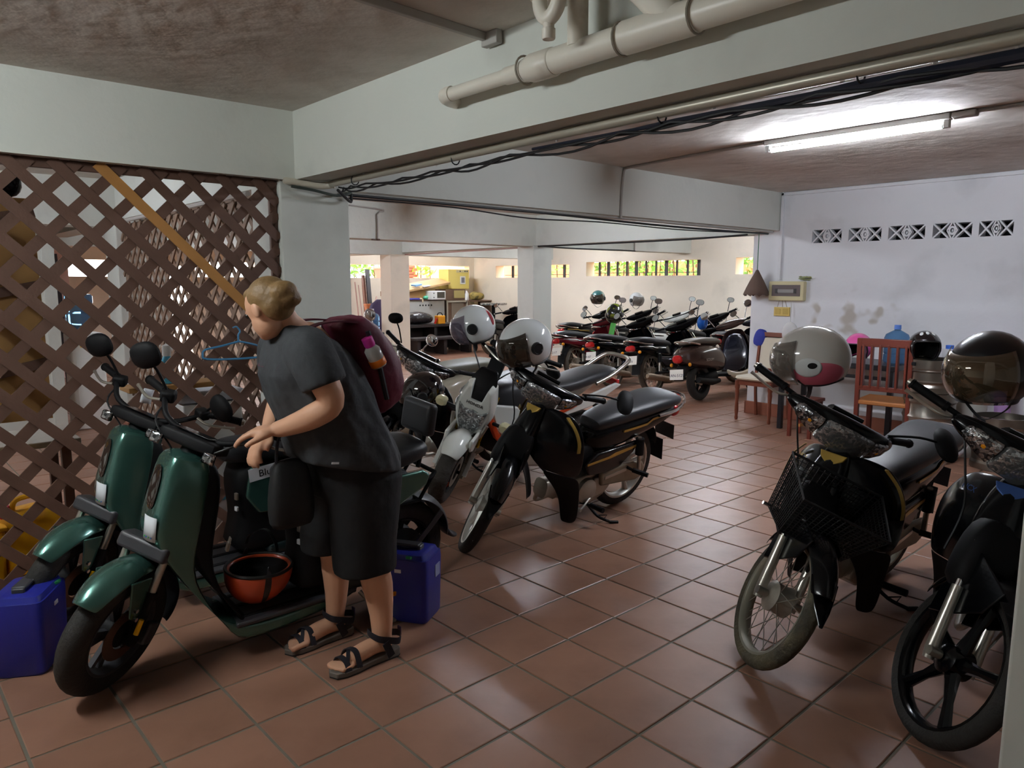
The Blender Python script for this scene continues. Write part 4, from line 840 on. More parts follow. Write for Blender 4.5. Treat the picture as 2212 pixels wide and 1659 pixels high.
# ------------------------------------------------------------------ retro scooters
def retro_scooter(label, loc, heading, lean, st, body, seatm, trim, txt=None, plate_txt=None, emblem=None, group=None):
    t = thing('retro_scooter', label, 'scooter', loc, (lean, 0, heading), group)
    WB = 1.24; R = .235; rk = math.radians(26); S = steer_mtx(WB + .07, rk, st); axd = V(-math.sin(rk), 0, math.cos(rk)); ax0 = V(WB + .07, 0, 0)
    wheel(t, S, 'front_wheel', (WB, 0, R), R, .045, 'five', rimmat=M_alu); wheel(t, None, 'rear_wheel', (0, 0, R), R, .048, 'five', rimmat=M_blkm)
    for s in (-1, 1): B(S).tube([(WB, s * .075, R), V(WB, s * .075, R) + axd * .32], .019, 10).build('fork_leg', M_blkm, t)
    b = arc_shell(B(S), (WB, 0, R), R + .045, .075, math.radians(20), math.radians(160), sag=.05); b.build('front_fender', body, t, solid=.005, sub=1)
    rows = [[(1.02, 0, .86), (.99, .09, .85), (.95, .14, .82)], [(1.06, 0, .75), (1.02, .14, .73), (.94, .20, .70)], [(1.10, 0, .58), (1.05, .16, .56), (.95, .235, .52)], [(1.06, .06, .42), (1.02, .15, .41), (.93, .225, .38)], [(.96, .10, .30), (.92, .17, .29), (.86, .21, .28)]]
    b = B(); b.grid([[V(x, -y, z) for x, y, z in reversed(r)] + [V(x, y, z) for x, y, z in r[(1 if r[0][1] == 0 else 0):]] if r[0][1] == 0 else [V(x, -y, z) for x, y, z in reversed(r)][:2] + [V(r[0][0] + .02, 0, r[0][2])] + [V(x, y, z) for x, y, z in r[1:]] for r in rows])
    b.build('front_shield', body, t, solid=.012, sub=2, off=0)
    b = B(); b.loft([sup((x, 0, z), (0, 1, 0), (.9, 0, .4), w_, h, 3, 16) for x, z, w_, h in ((.96, .80, .09, .03), (.96, .70, .16, .03), (.95, .55, .20, .035), (.90, .40, .19, .04), (.82, .30, .17, .04))]); b.build('inner_shield', navy, t, sub=1)
    b = B(); b.box((.66, 0, .275), (.42, .38, .04)); b.build('floorboard', M_blkm, t, bevel=.01)
    for s in (-1, 1):
        b = B(); b.spine([(.98, .33, .016, .035, 3, None, s * .205), (.86, .265, .02, .045, 3, None, s * .205), (.66, .245, .022, .045, 3, None, s * .20), (.48, .28, .02, .04, 3, None, s * .185), (.40, .34, .012, .02, 3, None, s * .17)], 12); b.build('floor_trim', trim, t, sub=1)
    b = B(); b.spine([(.50, .38, .12, .10, 3), (.42, .46, .15, .14, 3), (.28, .52, .165, .16, 3), (.08, .55, .175, .165, 2.8), (-.14, .56, .17, .15, 2.6), (-.32, .565, .135, .11, 2.5), (-.42, .565, .085, .06, 2.4), (-.45, .565, .03, .02, 2.3)], 24); b.build('rear_body', body, t, sub=1)
    b = B(); b.spine([(.48, .70, .06, .02, 2.6), (.44, .71, .10, .045, 2.8), (.28, .725, .13, .05, 3), (.08, .735, .14, .05, 3), (-.12, .745, .135, .045, 3), (-.26, .73, .10, .03, 2.8), (-.31, .72, .05, .012, 2.6)], 18); b.build('seat', seatm, t, sub=1)
    B().tube(bez([(-.12, -.13, .70), (-.30, -.11, .735), (-.40, 0, .75), (-.30, .11, .735), (-.12, .13, .70)], 4), .012, 8).build('grab_rail', M_chrome, t)
    b = B(); b.spine([(-.40, .545, .075, .06, 2.5), (-.45, .54, .07, .055, 2.4), (-.48, .535, .04, .03, 2.2)], 16); b.build('tail_light', M_red, t, sub=1)
    b = B(); b.prism([(-.18, .48), (-.34, .46), (-.46, .30), (-.43, .28), (-.30, .40), (-.15, .42)], -.07, .07); rf = b.build('rear_fender', M_blkm, t, bevel=.01)
    if plate_txt is not None: plate(rf, (-.475, 0, .36), (0, -1, 0), (-.95, 0, .12), plate_txt, .19, .125)
    for s in (-1, 1):
        b = B(); b.ball((-.37, s * .13, .47), (.025, .02, .025), 10, 7); b.build('rear_signal', M_amber, rf)
    if txt: text('model_text', txt, .045, M_chrome, t, frame((.02, -.178, .50), (1, 0, 0), (0, -1, .05)))
    if emblem: b = B(); b.torus((1.0, -.20, .66), (.3, -1, 0), .02, .005, 16, 6); b.build('emblem', M_chrome, t)
    b = B(); b.spine([(.40, .28, .09, .09, 3), (.20, .26, .10, .09, 3), (.02, .25, .09, .07, 3)], 14); b.build('engine', M_blkm, t, sub=1)
    B().tube([(.30, -.11, .22), (.10, -.13, .22), (-.22, -.14, .27)], [.03, .045, .035], 12).build('muffler', M_blkm, t)
    cc = ax0 + axd * 1.02
    b = B(S); b.loft([sup(cc + V(dx, y, 0), (1, 0, .3), (-.3, 0, 1), rx, rz, 2.6, 16) for y, dx, rx, rz in ((-.2, -.04, .015, .015), (-.14, 0, .04, .04), (0, .02, .075, .065), (.14, 0, .04, .04), (.2, -.04, .015, .015))]); cw = b.build('handlebar_cowl', body, t, sub=1)
    b = B(S); b.lathe([(.05, 0), (.055, .02), (.04, .035), (.001, .04)], cc + V(.07, 0, .0), (1, 0, 0), 18); b.build('headlight', M_refl, cw)
    hb = B(S).tube([(cc.x - .11, -.33, cc.z + .02), (cc.x - .04, -.2, cc.z), (cc.x - .04, .2, cc.z), (cc.x - .11, .33, cc.z + .02)], .010, 8).build('handlebar', M_blkm, t)
    for s in (-1, 1):
        grip(S, hb, (cc.x - .06, s * .23, cc.z + .005), (cc.x - .12, s * .36, cc.z + .02))
        mirror(S, t, (cc.x - .05, s * .2, cc.z + .02), (cc.x - .02, s * .29, cc.z + .20), 0, (-1, 0, .05), (.05, .05), M_chrome)
    gy = .22; b = B(); b.tube(bez([(.30, .10, .18), (.28, .17, .10), (.26, gy, gy * math.tan(-lean) + .01)], 4), .01, 8); b.build('side_stand', M_blkm, t)
    return t
brown = paint('brown', (62, 44, 40)); M_creamp = paint('cream', (222, 214, 192))
retro_scooter('brown retro scooter with cream floor trim beside the wall end', (7.83, 5.22, 0), .04, -.12, .5, brown, P('seat_taupe', (96, 88, 78), .5), M_creamp, 'SCOOPY', '1AN-5129', True, GB)
retro_scooter('cream scooter parked behind the black and white motorbikes', (4.15, 5.25, 0), PI, -.12, .6, M_creamp, P('seat_olive', (104, 104, 88), .5), M_creamp, None, None, None)
# ------------------------------------------------------------------ lattice screens
M_lat = P('brown_lattice_wood', (92, 66, 54), .6, noise=.22, nscale=9, bump=.1, bscale=50)
M_lat2 = P('lit_lattice_wood', (132, 108, 90), .65, noise=.2, nscale=9, bump=.1, bscale=50)  # lattice brown made paler to paint in the light on the inner screen
M_ochre = P('bare_wood_slat', (172, 122, 66), .55, noise=.18, nscale=8)
def lattice(label, u0, u1, z0, z1, a0, b0, step, wd, pos, mat, ochre=(), th=.011, axis='x'):
    """slats on u+z=a and u-z=b lines; pos = plane coordinate"""
    t = thing('lattice_screen', label, 'lattice')
    def pt(u, z, d): return (u, pos + d, z) if axis == 'x' else (pos + d, u, z)
    nrm = (0, 1, 0) if axis == 'x' else (1, 0, 0)
    k = math.floor((u0 + z0 - a0) / step)
    while a0 + k * step < u1 + z1:
        a = a0 + k * step; lo, hi = max(u0, a - z1), min(u1, a - z0)
        if hi - lo > .06:
            B().bar(pt(lo, a - lo, -th / 2), pt(hi, a - hi, -th / 2), wd, th, nrm).build('slat', M_ochre if k in ochre else mat, t, smooth=False)
        k += 1
    k = math.floor((u0 - z1 - b0) / step)
    while b0 + k * step < u1 - z0:
        b = b0 + k * step; lo, hi = max(u0, b + z0), min(u1, b + z1)
        if hi - lo > .06: B().bar(pt(lo, lo - b, th / 2), pt(hi, hi - b, th / 2), wd, th, nrm).build('slat', mat, t, smooth=False)
        k += 1
    for (p, q) in (((u0, z1 - .02), (u1, z1 - .02)), ((u1 - .02, z0), (u1 - .02, z1)), ((u0, z0 + .02), (u1, z0 + .02)), ((u0 + .02, z0), (u0 + .02, z1))):
        B().bar(pt(p[0], p[1], .018), pt(q[0], q[1], .018), .045, .022, nrm).build('frame_rail', mat, t, bevel=.003)
    return t
lattice('large brown wooden lattice screen beside the column', -.35, 1.845, .015, 2.033, 2.585, -.395, .194, .052, 4.06, M_lat, ochre=(2,))
lattice('inner brown lattice screen coloured as lit, running back behind the column', 4.46, 7.48, .02, 1.98, 6.0, 4.0, .158, .036, 1.90, M_lat2, axis='y')
line('conduit', [(1.86, 7.4, 2.0), (1.86, 4.5, 2.0)], .016, M_gwire, 'grey conduit above the inner lattice', smooth=0)
# ------------------------------------------------------------------ things behind the screens
M_board = P('ochre_board', (158, 118, 68), .6, noise=.15, nscale=4)
t = thing('wooden_board', 'ochre plywood board leaning behind the lattice at the left edge', 'board', (0, 0, 0))
B().box((.22, 4.52, 1.32), (1.04, .018, 1.14), (-.05, 0, 0)).build('panel', M_board, t)
for z in (.95, 1.35, 1.72): B().bar((-.3, 4.50 + (z - 1.3) * .05, z - .12), (.74, 4.50 + (z - 1.3) * .05, z + .10), .05, .02, (0, 1, 0)).build('batten', M_lat, t)
struct('wall_inner', B().box((-.92, 8.15, 1.2), (4.54, .12, 2.42)), M_wall, 'white partition wall behind the lattice bay', 'wall')
struct('door_1', B().box((1.40, 8.12, .98), (.10, .16, 1.96)), M_wall, 'white door jamb seen through the lattice', 'door frame')
M_pink = wallmat('pink_wall_paint', (222, 190, 184))
struct('wall_pink', B().box((.9, 13.0, 1.2), (3.2, .12, 2.42)), M_pink, 'pink wall beyond the doorway', 'wall')
tag(B().bar((1.66, 8.9, 0), (1.60, 8.9, 1.75), .05, .05).build('post', P('dark_post', (50, 38, 40), .5)), 'dark post in the doorway behind the lattice', 'post')
t = thing('small_table', 'small grey topped table behind the lattice', 'table', (.45, 5.05, 0))
B().box((0, 0, .55), (.95, .5, .035)).build('table_top', P('grey_top', (150, 146, 136), .5, noise=.1), t, bevel=.006)
for x in (-.4, .4):
    for y in (-.2, .2): B().box((x, y, .265), (.05, .05, .53)).build('leg', P('dark_wood', (70, 46, 36), .5, noise=.2), t, bevel=.004)
t = thing('water_dispenser', 'white water dispenser cabinet with a yellow sticker', 'dispenser', (1.70, 8.35, 0))
B().box((0, 0, .48), (.30, .30, .96)).build('cabinet', M_lampw, t, bevel=.015)
B().box((-.02, -.153, .86), (.09, .004, .07)).build('yellow_sticker', M_yel, t); B().box((.0, -.152, .45), (.22, .004, .5)).build('door', M_lampw, t, bevel=.003)
M_jug = P('blue_bottle_plastic', (120, 170, 220), .08, trans=.75, ior=1.15)
def water_jug(label, loc, cap=(60, 110, 200), lean=(0, 0, 0), s=1.0, group=None):
    t = thing('water_jug', label, 'bottle', loc, lean, group)
    B().lathe([(.001, 0), (.11 * s, .003), (.125 * s, .02), (.125 * s, .09 * s), (.116 * s, .10 * s), (.125 * s, .11 * s), (.125 * s, .18 * s), (.116 * s, .19 * s), (.125 * s, .20 * s), (.125 * s, .27 * s), (.11 * s, .31 * s), (.06 * s, .34 * s), (.032 * s, .355 * s), (.03 * s, .38 * s), (.001, .38 * s)], (0, 0, 0), Z_, 24).build('bottle', M_jug, t)
    B().lathe([(.001, .41 * s), (.033 * s, .41 * s), (.035 * s, .365 * s), (.001, .365 * s)], (0, 0, 0), Z_, 16).build('cap', P('cap_%d' % cap[0], cap, .4), t)
    return t
water_jug('blue water jug upside down on the white dispenser', (1.68, 8.35, 1.345), lean=(PI, 0, 0))
t = thing('jerrycan', 'yellow plastic jerrycan with a red cap behind the lattice', 'jerrycan', (.58, 4.36, 0), (0, 0, .3))
M_jer = P('yellow_plastic', (226, 164, 10), .4)
B().loft([sup((0, 0, z), (1, 0, 0), (0, 1, 0), a, b_, 5, 20) for z, a, b_ in ((0, .12, .07), (.01, .135, .085), (.27, .135, .085), (.31, .12, .075), (.33, .06, .05))]).build('body', M_jer, t)
B().tube(bez([(-.08, 0, .31), (-.06, 0, .375), (.05, 0, .375), (.07, 0, .32)], 4), .014, 8).build('handle', M_jer, t)
B().lathe([(.001, .05), (.028, .05), (.03, 0), (.001, 0)], (-.105, 0, .305), (-.3, 0, 1), 14).build('cap', paint('cap_red', (190, 40, 60)), t)
t = thing('yellow_crate', 'yellow plastic crate on the floor at the left edge behind the lattice', 'crate', (.30, 4.40, 0))
B().box((0, 0, .13), (.30, .30, .26), top=1.06).build('body', M_jer, t, bevel=.015); B().box((0, 0, .265), (.34, .34, .02)).build('rim', M_jer, t, bevel=.005)
t = thing('plastic_basin', 'white plastic basin with a blue rim on the floor behind the scooters', 'basin', (1.46, 4.38, 0))
B().lathe([(.001, .0), (.11, .0), (.16, .20), (.165, .20), (.115, -.004), (.001, -.004)], (0, 0, .01), Z_, 24).build('bowl', P('white_plastic', (224, 226, 222), .4), t)
B().torus((0, 0, .215), Z_, .165, .012, 28, 8).build('rim', P('basin_blue', (70, 160, 196), .4), t)
t = thing('storage_box', 'pale grey plastic storage box behind the person', 'box', (1.62, 4.76, .0))
B().box((0, 0, .36), (.36, .32, .72)).build('stand', P('white_board', (206, 206, 202), .5), t, bevel=.008); B().box((0, 0, .765), (.40, .34, .07)).build('lid', P('grey_lid', (196, 204, 214), .4), t, bevel=.02)
t = thing('spray_bottle', 'white and blue spray bottle standing behind the lattice', 'bottle', (1.34, 4.52, .88))
B().lathe([(.001, 0), (.034, 0), (.034, .12), (.02, .16), (.001, .16)], (0, 0, 0), Z_, 16).build('body', P('teal_plastic', (70, 160, 190), .35), t); B().lathe([(.02, .155), (.024, .17), (.024, .22), (.001, .23)], (0, 0, 0), Z_, 12).build('cap', M_lampw, t)
tag(B().box((1.36, 4.55, .86), (.5, .2, .03)).build('wall_shelf', M_board, bevel=.004), 'narrow wooden shelf behind the lattice holding a spray bottle', 'shelf')
hg = bez([(1.555, 3.98, 1.145), (1.46, 3.98, 1.125), (1.375, 3.98, 1.11), (1.36, 3.98, 1.085), (1.38, 3.98, 1.06), (1.55, 3.98, 1.05), (1.70, 3.98, 1.055), (1.73, 3.98, 1.075), (1.68, 3.98, 1.11), (1.60, 3.98, 1.135), (1.555, 3.98, 1.145)], 4)
b = B(); b.tube(hg, .006, 6); b.tube(bez([(1.555, 3.98, 1.145), (1.555, 3.98, 1.18), (1.565, 3.98, 1.20), (1.55, 3.985, 1.225), (1.535, 4.0, 1.22)], 4), .005, 6)
tag(b.build('clothes_hanger', P('hanger_blue', (70, 130, 170), .4)), 'blue clothes hanger hooked on the lattice', 'hanger')
b = B(); b.spine([(1.72, 1.17, .012, .05, 3), (1.73, 1.08, .02, .07, 3), (1.73, .98, .02, .07, 3), (1.73, .90, .015, .06, 3)], 12); b.v = [p + V(0, 3.975, 0) for p in b.v]
tag(b.build('dark_cloth', P('dark_cloth', (26, 28, 36), .9, bump=.3, bscale=30), sub=1), 'dark cloth hanging beside the blue hanger', 'cloth')
b = B(); b.ball((.60, 4.2, 1.92), (.05, .05, .06), 12, 8); b.tube([(.60, 4.2, 1.97), (.60, 4.2, 2.05)], .006, 6); b.box((.56, 4.2, 1.88), (.09, .07, .05), (0, .3, 0))
tag(b.build('security_camera', M_blk), 'small black camera behind the top left of the lattice', 'camera')
# ------------------------------------------------------------------ helmets
def helmet(label, loc, rot, col, visor=None, r=.135, decals=(), disc=True, strap=True, jet=15, group='helmets', inner=(30, 30, 32), scale=(1.12, .92, 1.0), half=False):
    """open-face helmet, x forward, z up, centre of the shell at the origin"""
    t = thing('helmet', label, 'helmet', loc, rot, group)
    def sp(az, el, k=1.0): return V(math.cos(el) * math.cos(az) * scale[0], math.cos(el) * math.sin(az) * scale[1], math.sin(el) * scale[2]) * (r * k)
    def lo(az):
        if half: return math.radians(-8)
        a = abs(math.degrees(az)); f = min(1, max(0, (a - 48) / 26)); f = f * f * (3 - 2 * f)
        g = min(1, max(0, (a - 110) / 60)); g = g * g * (3 - 2 * g)
        return math.radians(jet + (-50 - jet) * f + 12 * g)
    N_ = 48; rows = []
    for j in range(13):
        tt = j / 12; row = []
        for i in range(N_):
            az = 2 * PI * i / N_ - PI; e1 = lo(az); el = PI / 2 * .97 + (e1 - PI / 2 * .97) * tt; row.append(sp(az, el))
        rows.append(row)
    b = B(); b.grid(rows, True); k = len(b.v); b.add([sp(0, PI / 2)], []); b.f += [(k, (i + 1) % N_, i) for i in range(N_)]
    sh = b.build('shell', col, t, solid=.016)
    b = B(); b.tube([sp(2 * PI * i / N_ - PI, lo(2 * PI * i / N_ - PI), .985) for i in range(N_)], .007, 6, closed=True); b.build('edge_trim', P('helmet_trim', (24, 24, 26), .5), t)
    b = B(); b.grid([[sp(2 * PI * i / 24 - PI, PI / 2 * .97 + (lo(2 * PI * i / 24 - PI) + .06 - PI / 2 * .97) * j / 8, .86) for i in range(24)] for j in range(9)], True); b.build('lining', P('helmet_lining_%d' % inner[0], inner, .9), t)
    if visor:
        rows = []
        for j in range(9):
            el = math.radians(26 - 70 * j / 8); rows.append([sp(math.radians(-66 + 132 * i / 20) , el + math.radians(8) * (abs(i - 10) / 10) ** 2 * (1 if j == 0 else -.0), 1.075 + .03 * math.sin(PI * j / 8)) for i in range(21)])
        b = B(); b.grid(rows); vz = b.build('visor', visor, t, solid=.003)
    if disc:
        for s in (-1, 1):
            p = sp(s * math.radians(84), math.radians(-4), 1.02); n = V(p.x * .1, p.y, p.z * .2).normalized()
            b = B(); b.lathe([(.036, -.01), (.036, .006), (.030, .010), (.027, .006), (.001, .007)], p, n, 20); b.build('pivot_disc', P('pivot_black', (26, 26, 28), .4), t)
    for q_, (nm, m, az, el, w_, h) in enumerate(decals):
        def dc_(u, v): return sp(math.radians(az + w_ * .56 * u * math.sqrt(1 - v * v * .5)), math.radians(el + h * .56 * v * math.sqrt(1 - u * u * .5)), 1.012 + .006 * q_)
        b = B(); b.grid([[dc_(i / 6 - 1, j / 4 - 1) for i in range(13)] for j in range(9)]); b.build(nm, m, sh, solid=.002)
    if strap:
        p, q = sp(math.radians(85), math.radians(-48), .93), sp(math.radians(-85), math.radians(-48), .93)
        b = B(); pts = bez([p, p * .8 + V(0, 0, -.06), V(.02, 0, -r * 1.25), q * .8 + V(0, 0, -.06), q], 5); b.loft([[a + V(.009, 0, 0), a + V(.009, 0, .003), a + V(-.009, 0, .003), a + V(-.009, 0, 0)] for a in pts]); b.build('chin_strap', M_cable, t)
    return t
M_vdk = P('smoked_visor', (60, 50, 40), .05, metal=.3, alpha=.78, coat=1)
M_vcl = P('clear_tinted_visor', (110, 100, 120), .05, alpha=.45, coat=1)
M_vgr = P('grey_visor', (120, 112, 104), .06, alpha=.55, coat=1)
M_hw = P('helmet_white', (222, 226, 226), .12, coat=.8)
M_hk = P('helmet_black', (16, 15, 20), .3, coat=.5)
M_hkg = P('helmet_gloss_black', (20, 14, 16), .08, coat=1)
M_pk = P('helmet_pink', (200, 96, 116), .3, coat=.4)
M_redd = P('decal_red', (150, 30, 40), .4)
helmet('round white helmet with a black side disc on the naked bike', (3.08, 3.83, 1.175), (0, .15, 2.5), M_hw, M_vcl, .136, (('stripe', M_redd, 150, 20, 14, 40),), scale=(1.08, .95, 1.05))
helmet('white helmet with a dark visor on the black and gold motorbike', (2.82, 3.04, 1.12), (0, .22, 3.0), M_hw, M_vdk, .146, (('letter_decal', M_redd, 140, -14, 16, 22),))
hp = helmet('large white and pink helmet on the motorbike with the basket', (3.15, 1.53, 1.135), (0, .05, 2.0), P('helmet_pearl', (206, 202, 196), .15, coat=.8), M_vgr, .145, (('pink_band', M_pk, 104, -28, 84, 44), ('white_flash', M_hw, 86, -12, 36, 30), ('air_vent', M_inkb, 92, -8, 12, 9), ('pink_band', M_pk, -104, -28, 84, 44), ('white_flash', M_hw, -86, -12, 36, 30)), disc=False)
helmet('matt black helmet with a bronze visor at the right edge', (3.18, .85, 1.14), (0, .05, 2.95), M_hk, P('bronze_visor', (110, 92, 70), .05, metal=.5, alpha=.8, coat=1), .15, disc=False)
helmet('glossy black helmet hung on the black motorbike behind', (2.86, 4.12, .72), (0, .5, 2.6), M_hkg, P('black_visor', (14, 12, 14), .08, alpha=.85, coat=1), .14)
helmet('orange helmet lying upside down on the scooter floorboard', (1.13, 2.80, .315), (PI + .1, .06, .5), P('helmet_orange', (200, 78, 44), .3, coat=.3), None, .132, (('black_stripe', M_hk, -70, 20, 10, 80), ('black_stripe', M_hk, 120, 20, 10, 80)), disc=False, half=True, inner=(14, 13, 14))
helmet('black helmet with white lettering resting on the steel kegs', (6.50, 2.22, .945), (0, -.15, 3.7), M_hkg, None, .135, (('white_letter', M_hw, -30, 48, 16, 16), ('white_letter', M_hw, 0, 52, 16, 16), ('white_letter', M_hw, 30, 48, 16, 16)), disc=False)
helmet('pink helmet on the black table', (6.98, 2.95, .87), (0, 0, 3.3), P('helmet_hot_pink', (236, 96, 170), .25, coat=.5), None, .13, disc=False)
helmet('teal helmet on a motorbike in the rear row', (10.20, 9.05, 1.18), (0, .1, 3.6), P('helmet_teal', (60, 110, 110), .2, coat=.6), M_vdk, .14)
helmet('small white helmet on a motorbike in the rear row', (10.25, 8.2, 1.16), (0, .1, 4.4), M_hw, M_vgr, .13)
helmet('black and lime helmet on the maroon motorbike', (8.55, 7.25, 1.0), (0, .9, 3.4), P('helmet_lime', (120, 130, 40), .2, coat=.6, noise=.0, dirt=(20, 22, 18), dscale=7, dlo=.45, dhi=.5), M_vdk, .14)
# ------------------------------------------------------------------ battery packs
M_bat = P('battery_blue', (34, 40, 136), .38, bump=.05, bscale=120)
def battery(label, loc, rz):
    t = thing('battery_pack', label, 'battery', loc, rz, 'blue scooter batteries')
    B().loft([sup((0, 0, z), (1, 0, 0), (0, 1, 0), a, b_, 9, 24) for z, a, b_ in ((0, .083, .118), (.012, .09, .125), (.26, .098, .130), (.285, .096, .128))]).build('case', M_bat, t, sharp=30)
    ld = B().loft([sup((0, 0, z), (1, 0, 0), (0, 1, 0), a, b_, 9, 24) for z, a, b_ in ((.284, .09, .12), (.305, .082, .11), (.31, .05, .10))]).build('lid', M_bat, t, sharp=30)
    b = B(); b.box((0, 0, .325), (.05, .13, .014)); b.box((0, -.065, .312), (.045, .018, .03)); b.box((0, .065, .312), (.045, .018, .03)); b.build('handle', M_dgrey, t, bevel=.005)
    B().box((-.085, -.05, .295), (.03, .025, .012), (0, .4, 0)).build('green_tab', P('tab_green', (20, 120, 70), .5), t, bevel=.003)
    B().box((-.099, .0, .235), (.003, .03, .015)).build('white_label', M_stick, t); B().box((.03, -.1305, .21), (.05, .003, .055)).build('type_label', P('label_grey', (150, 158, 190), .5), t)
    return t
battery('blue battery pack at the left picture edge before the scooter', (.40, 3.25, 0), 2.62)
battery('blue battery pack standing behind the sandals', (1.73, 2.63, 0), .55)
# ------------------------------------------------------------------ chairs and table
M_red_wood = P('red_brown_wood', (112, 58, 40), .4, noise=.2, nscale=6)
M_cush = P('cream_cushion', (214, 204, 184), .7, bump=.08, bscale=120)
t = thing('dining_chair', 'wooden chair with a cream cushion against the wall end', 'chair', (7.20, 4.02, 0), PI)
for s in (-1, 1):
    B().lathe([(.014, 0), (.02, .02), (.016, .05), (.022, .10), (.018, .2), (.024, .30), (.02, .33), (.027, .35), (.027, .43)], (.19, s * .19, 0), Z_, 12).build('leg', M_red_wood, t)
    B().tube(bez([(-.22, s * .19, 0), (-.19, s * .19, .25), (-.185, s * .19, .44), (-.215, s * .19, .70), (-.25, s * .19, .93)], 4), [.018] * 17, 4).build('leg', M_red_wood, t)
b = B()
for s in (-1, 1): b.box((0, s * .19, .41), (.38, .026, .055))
b.box((.19, 0, .41), (.026, .38, .055)); b.box((-.19, 0, .41), (.026, .38, .055)); b.build('seat_rail', M_red_wood, t, bevel=.004)
B().loft([sup((0.01, 0, z), (1, 0, 0), (0, 1, 0), a, a * 1.0, 6, 24) for z, a in ((.44, .215), (.455, .228), (.475, .22), (.485, .16))]).build('cushion', M_cush, t)
b = B(); b.box((-.225, 0, .70), (.03, .34, .34), (0, -.13, 0)); b.build('backrest', M_cush, t, bevel=.01)
b = B(); b.box((-.247, 0, .90), (.03, .38, .05), (0, -.13, 0)); b.box((-.20, 0, .52), (.028, .36, .03), (0, -.13, 0)); b.build('back_rail', M_red_wood, t, bevel=.006)
b = B(); b.loft([sup((0, 0, z), (1, 0, 0), (0, 1, 0), a, b_, 2.5, 16) for z, a, b_ in ((-.10, .02, .05), (-.03, .035, .075), (.06, .05, .075), (.10, .03, .04))])
o = tag(b.build('cap', P('blue_cloth', (50, 60, 150), .8, bump=.2, bscale=60), sub=1), 'blue cap hung on the cream cushioned chair', 'cap'); o.location = (7.45, 4.22, .86); o.rotation_euler = (.2, .3, 0)
t = thing('side_table', 'black table with square legs along the vented wall', 'table', (7.14, 3.13, 0))
M_btab = P('black_table', (26, 27, 32), .35)
B().box((0, 0, .70), (.54, 1.12, .05)).build('table_top', M_btab, t, bevel=.005)
for x in (-.235, .235):
    for y in (-.52, .52): B().box((x, y, .338), (.045, .045, .676)).build('leg', M_btab, t, bevel=.003)
B().box((-.235, 0, .60), (.03, 1.0, .03)).build('stretcher', M_btab, t)
t = thing('slatted_chair', 'dark red wooden chair with a slatted back', 'chair', (6.56, 2.50, 0), .12)
M_dw = P('dark_red_wood', (104, 46, 34), .38, noise=.2, nscale=6)
for s in (-1, 1):
    B().bar((-.14, s * .20, 0), (-.17, s * .20, 1.0), .045, .035, (0, 1, 0)).build('leg', M_dw, t, bevel=.004)
    B().box((.24, s * .20, .22), (.042, .042, .44)).build('leg', M_dw, t, bevel=.004)
    B().box((.05, s * .20, .15), (.36, .025, .03)).build('stretcher', M_dw, t)
B().box((-.168, 0, .965), (.04, .44, .07)).build('top_rail', M_dw, t, bevel=.006)
B().box((-.158, 0, .575), (.035, .40, .04)).build('lower_rail', M_dw, t, bevel=.004)
for k in range(6): B().bar((-.156, -.165 + .066 * k, .58), (-.168, -.165 + .066 * k, .95), .054, .018, (0, 1, 0)).build('slat', M_dw, t, bevel=.003)
B().box((.05, 0, .45), (.44, .44, .035)).build('seat', P('pale_seat_wood', (172, 110, 60), .45, noise=.15), t, bevel=.008)
t = thing('stool', 'small wooden stool under the table', 'stool', (6.72, 3.30, 0))
B().box((0, 0, .36), (.26, .26, .03)).build('seat', M_dw, t, bevel=.006)
for x in (-.1, .1):
    for y in (-.1, .1): B().box((x, y, .173), (.03, .03, .345)).build('leg', M_dw, t)
B().box((0, .0, .12), (.22, .02, .025)).build('stretcher', M_ochre, t)
# kegs
M_keg = P('keg_steel', (150, 144, 136), .28, .95, noise=.12, nscale=5, bump=.05, bscale=20)
def keg(label, loc, h, r=.2, rz=0):
    t = thing('beer_keg', label, 'keg', loc, rz, 'steel kegs')
    pr = [(.001, .05), (r * .93, .04), (r * .93, 0), (r, .004), (r, .05), (r * .95, .07), (r * .96, h * .30), (r * 1.01, h * .34), (r * .96, h * .38), (r * .96, h * .62), (r * 1.01, h * .66), (r * .96, h * .70), (r * .95, h - .09), (r, h - .07), (r, h), (r * .93, h), (r * .93, h - .07), (.001, h - .05)]
    B().lathe(pr, (0, 0, 0), Z_, 36).build('body', M_keg, t, sharp=25)
    for a in (2.6, 3.6 + PI): B().box((r * 1.002 * math.cos(a), r * 1.002 * math.sin(a), h - .035), (.012, .09, .03), (0, 0, a)).build('hand_hole', M_vdark, t, bevel=.005)
    B().lathe([(.03, 0), (.03, .02), (.001, .022)], (0, 0, h - .05), Z_, 12).build('valve', M_steel, t)
    return t
keg('tall steel keg standing under the shorter one', (6.58, 2.17, 0), .575)
keg('short steel keg stacked on top of the tall one', (6.58, 2.17, .577), .27)
keg('steel keg on the floor nearest the right edge', (6.72, 1.68, 0), .42)
t = thing('gas_cylinder', 'pale gas cylinder between the kegs', 'gas cylinder', (6.98, 2.02, 0))
B().lathe([(.10, 0), (.11, .02), (.15, .08), (.155, .14), (.155, .44), (.13, .53), (.06, .575), (.03, .58), (.001, .58)], (0, 0, 0), Z_, 28).build('body', P('grey_white_enamel', (206, 204, 196), .35), t)
B().torus((0, 0, .60), Z_, .07, .008, 20, 6).build('collar', M_steel, t); B().lathe([(.02, .57), (.02, .62), (.001, .63)], (0, 0, 0), Z_, 10).build('valve', M_steel, t)
M_pur = P('lilac_cloth', (190, 150, 206), .8, bump=.2, bscale=40)
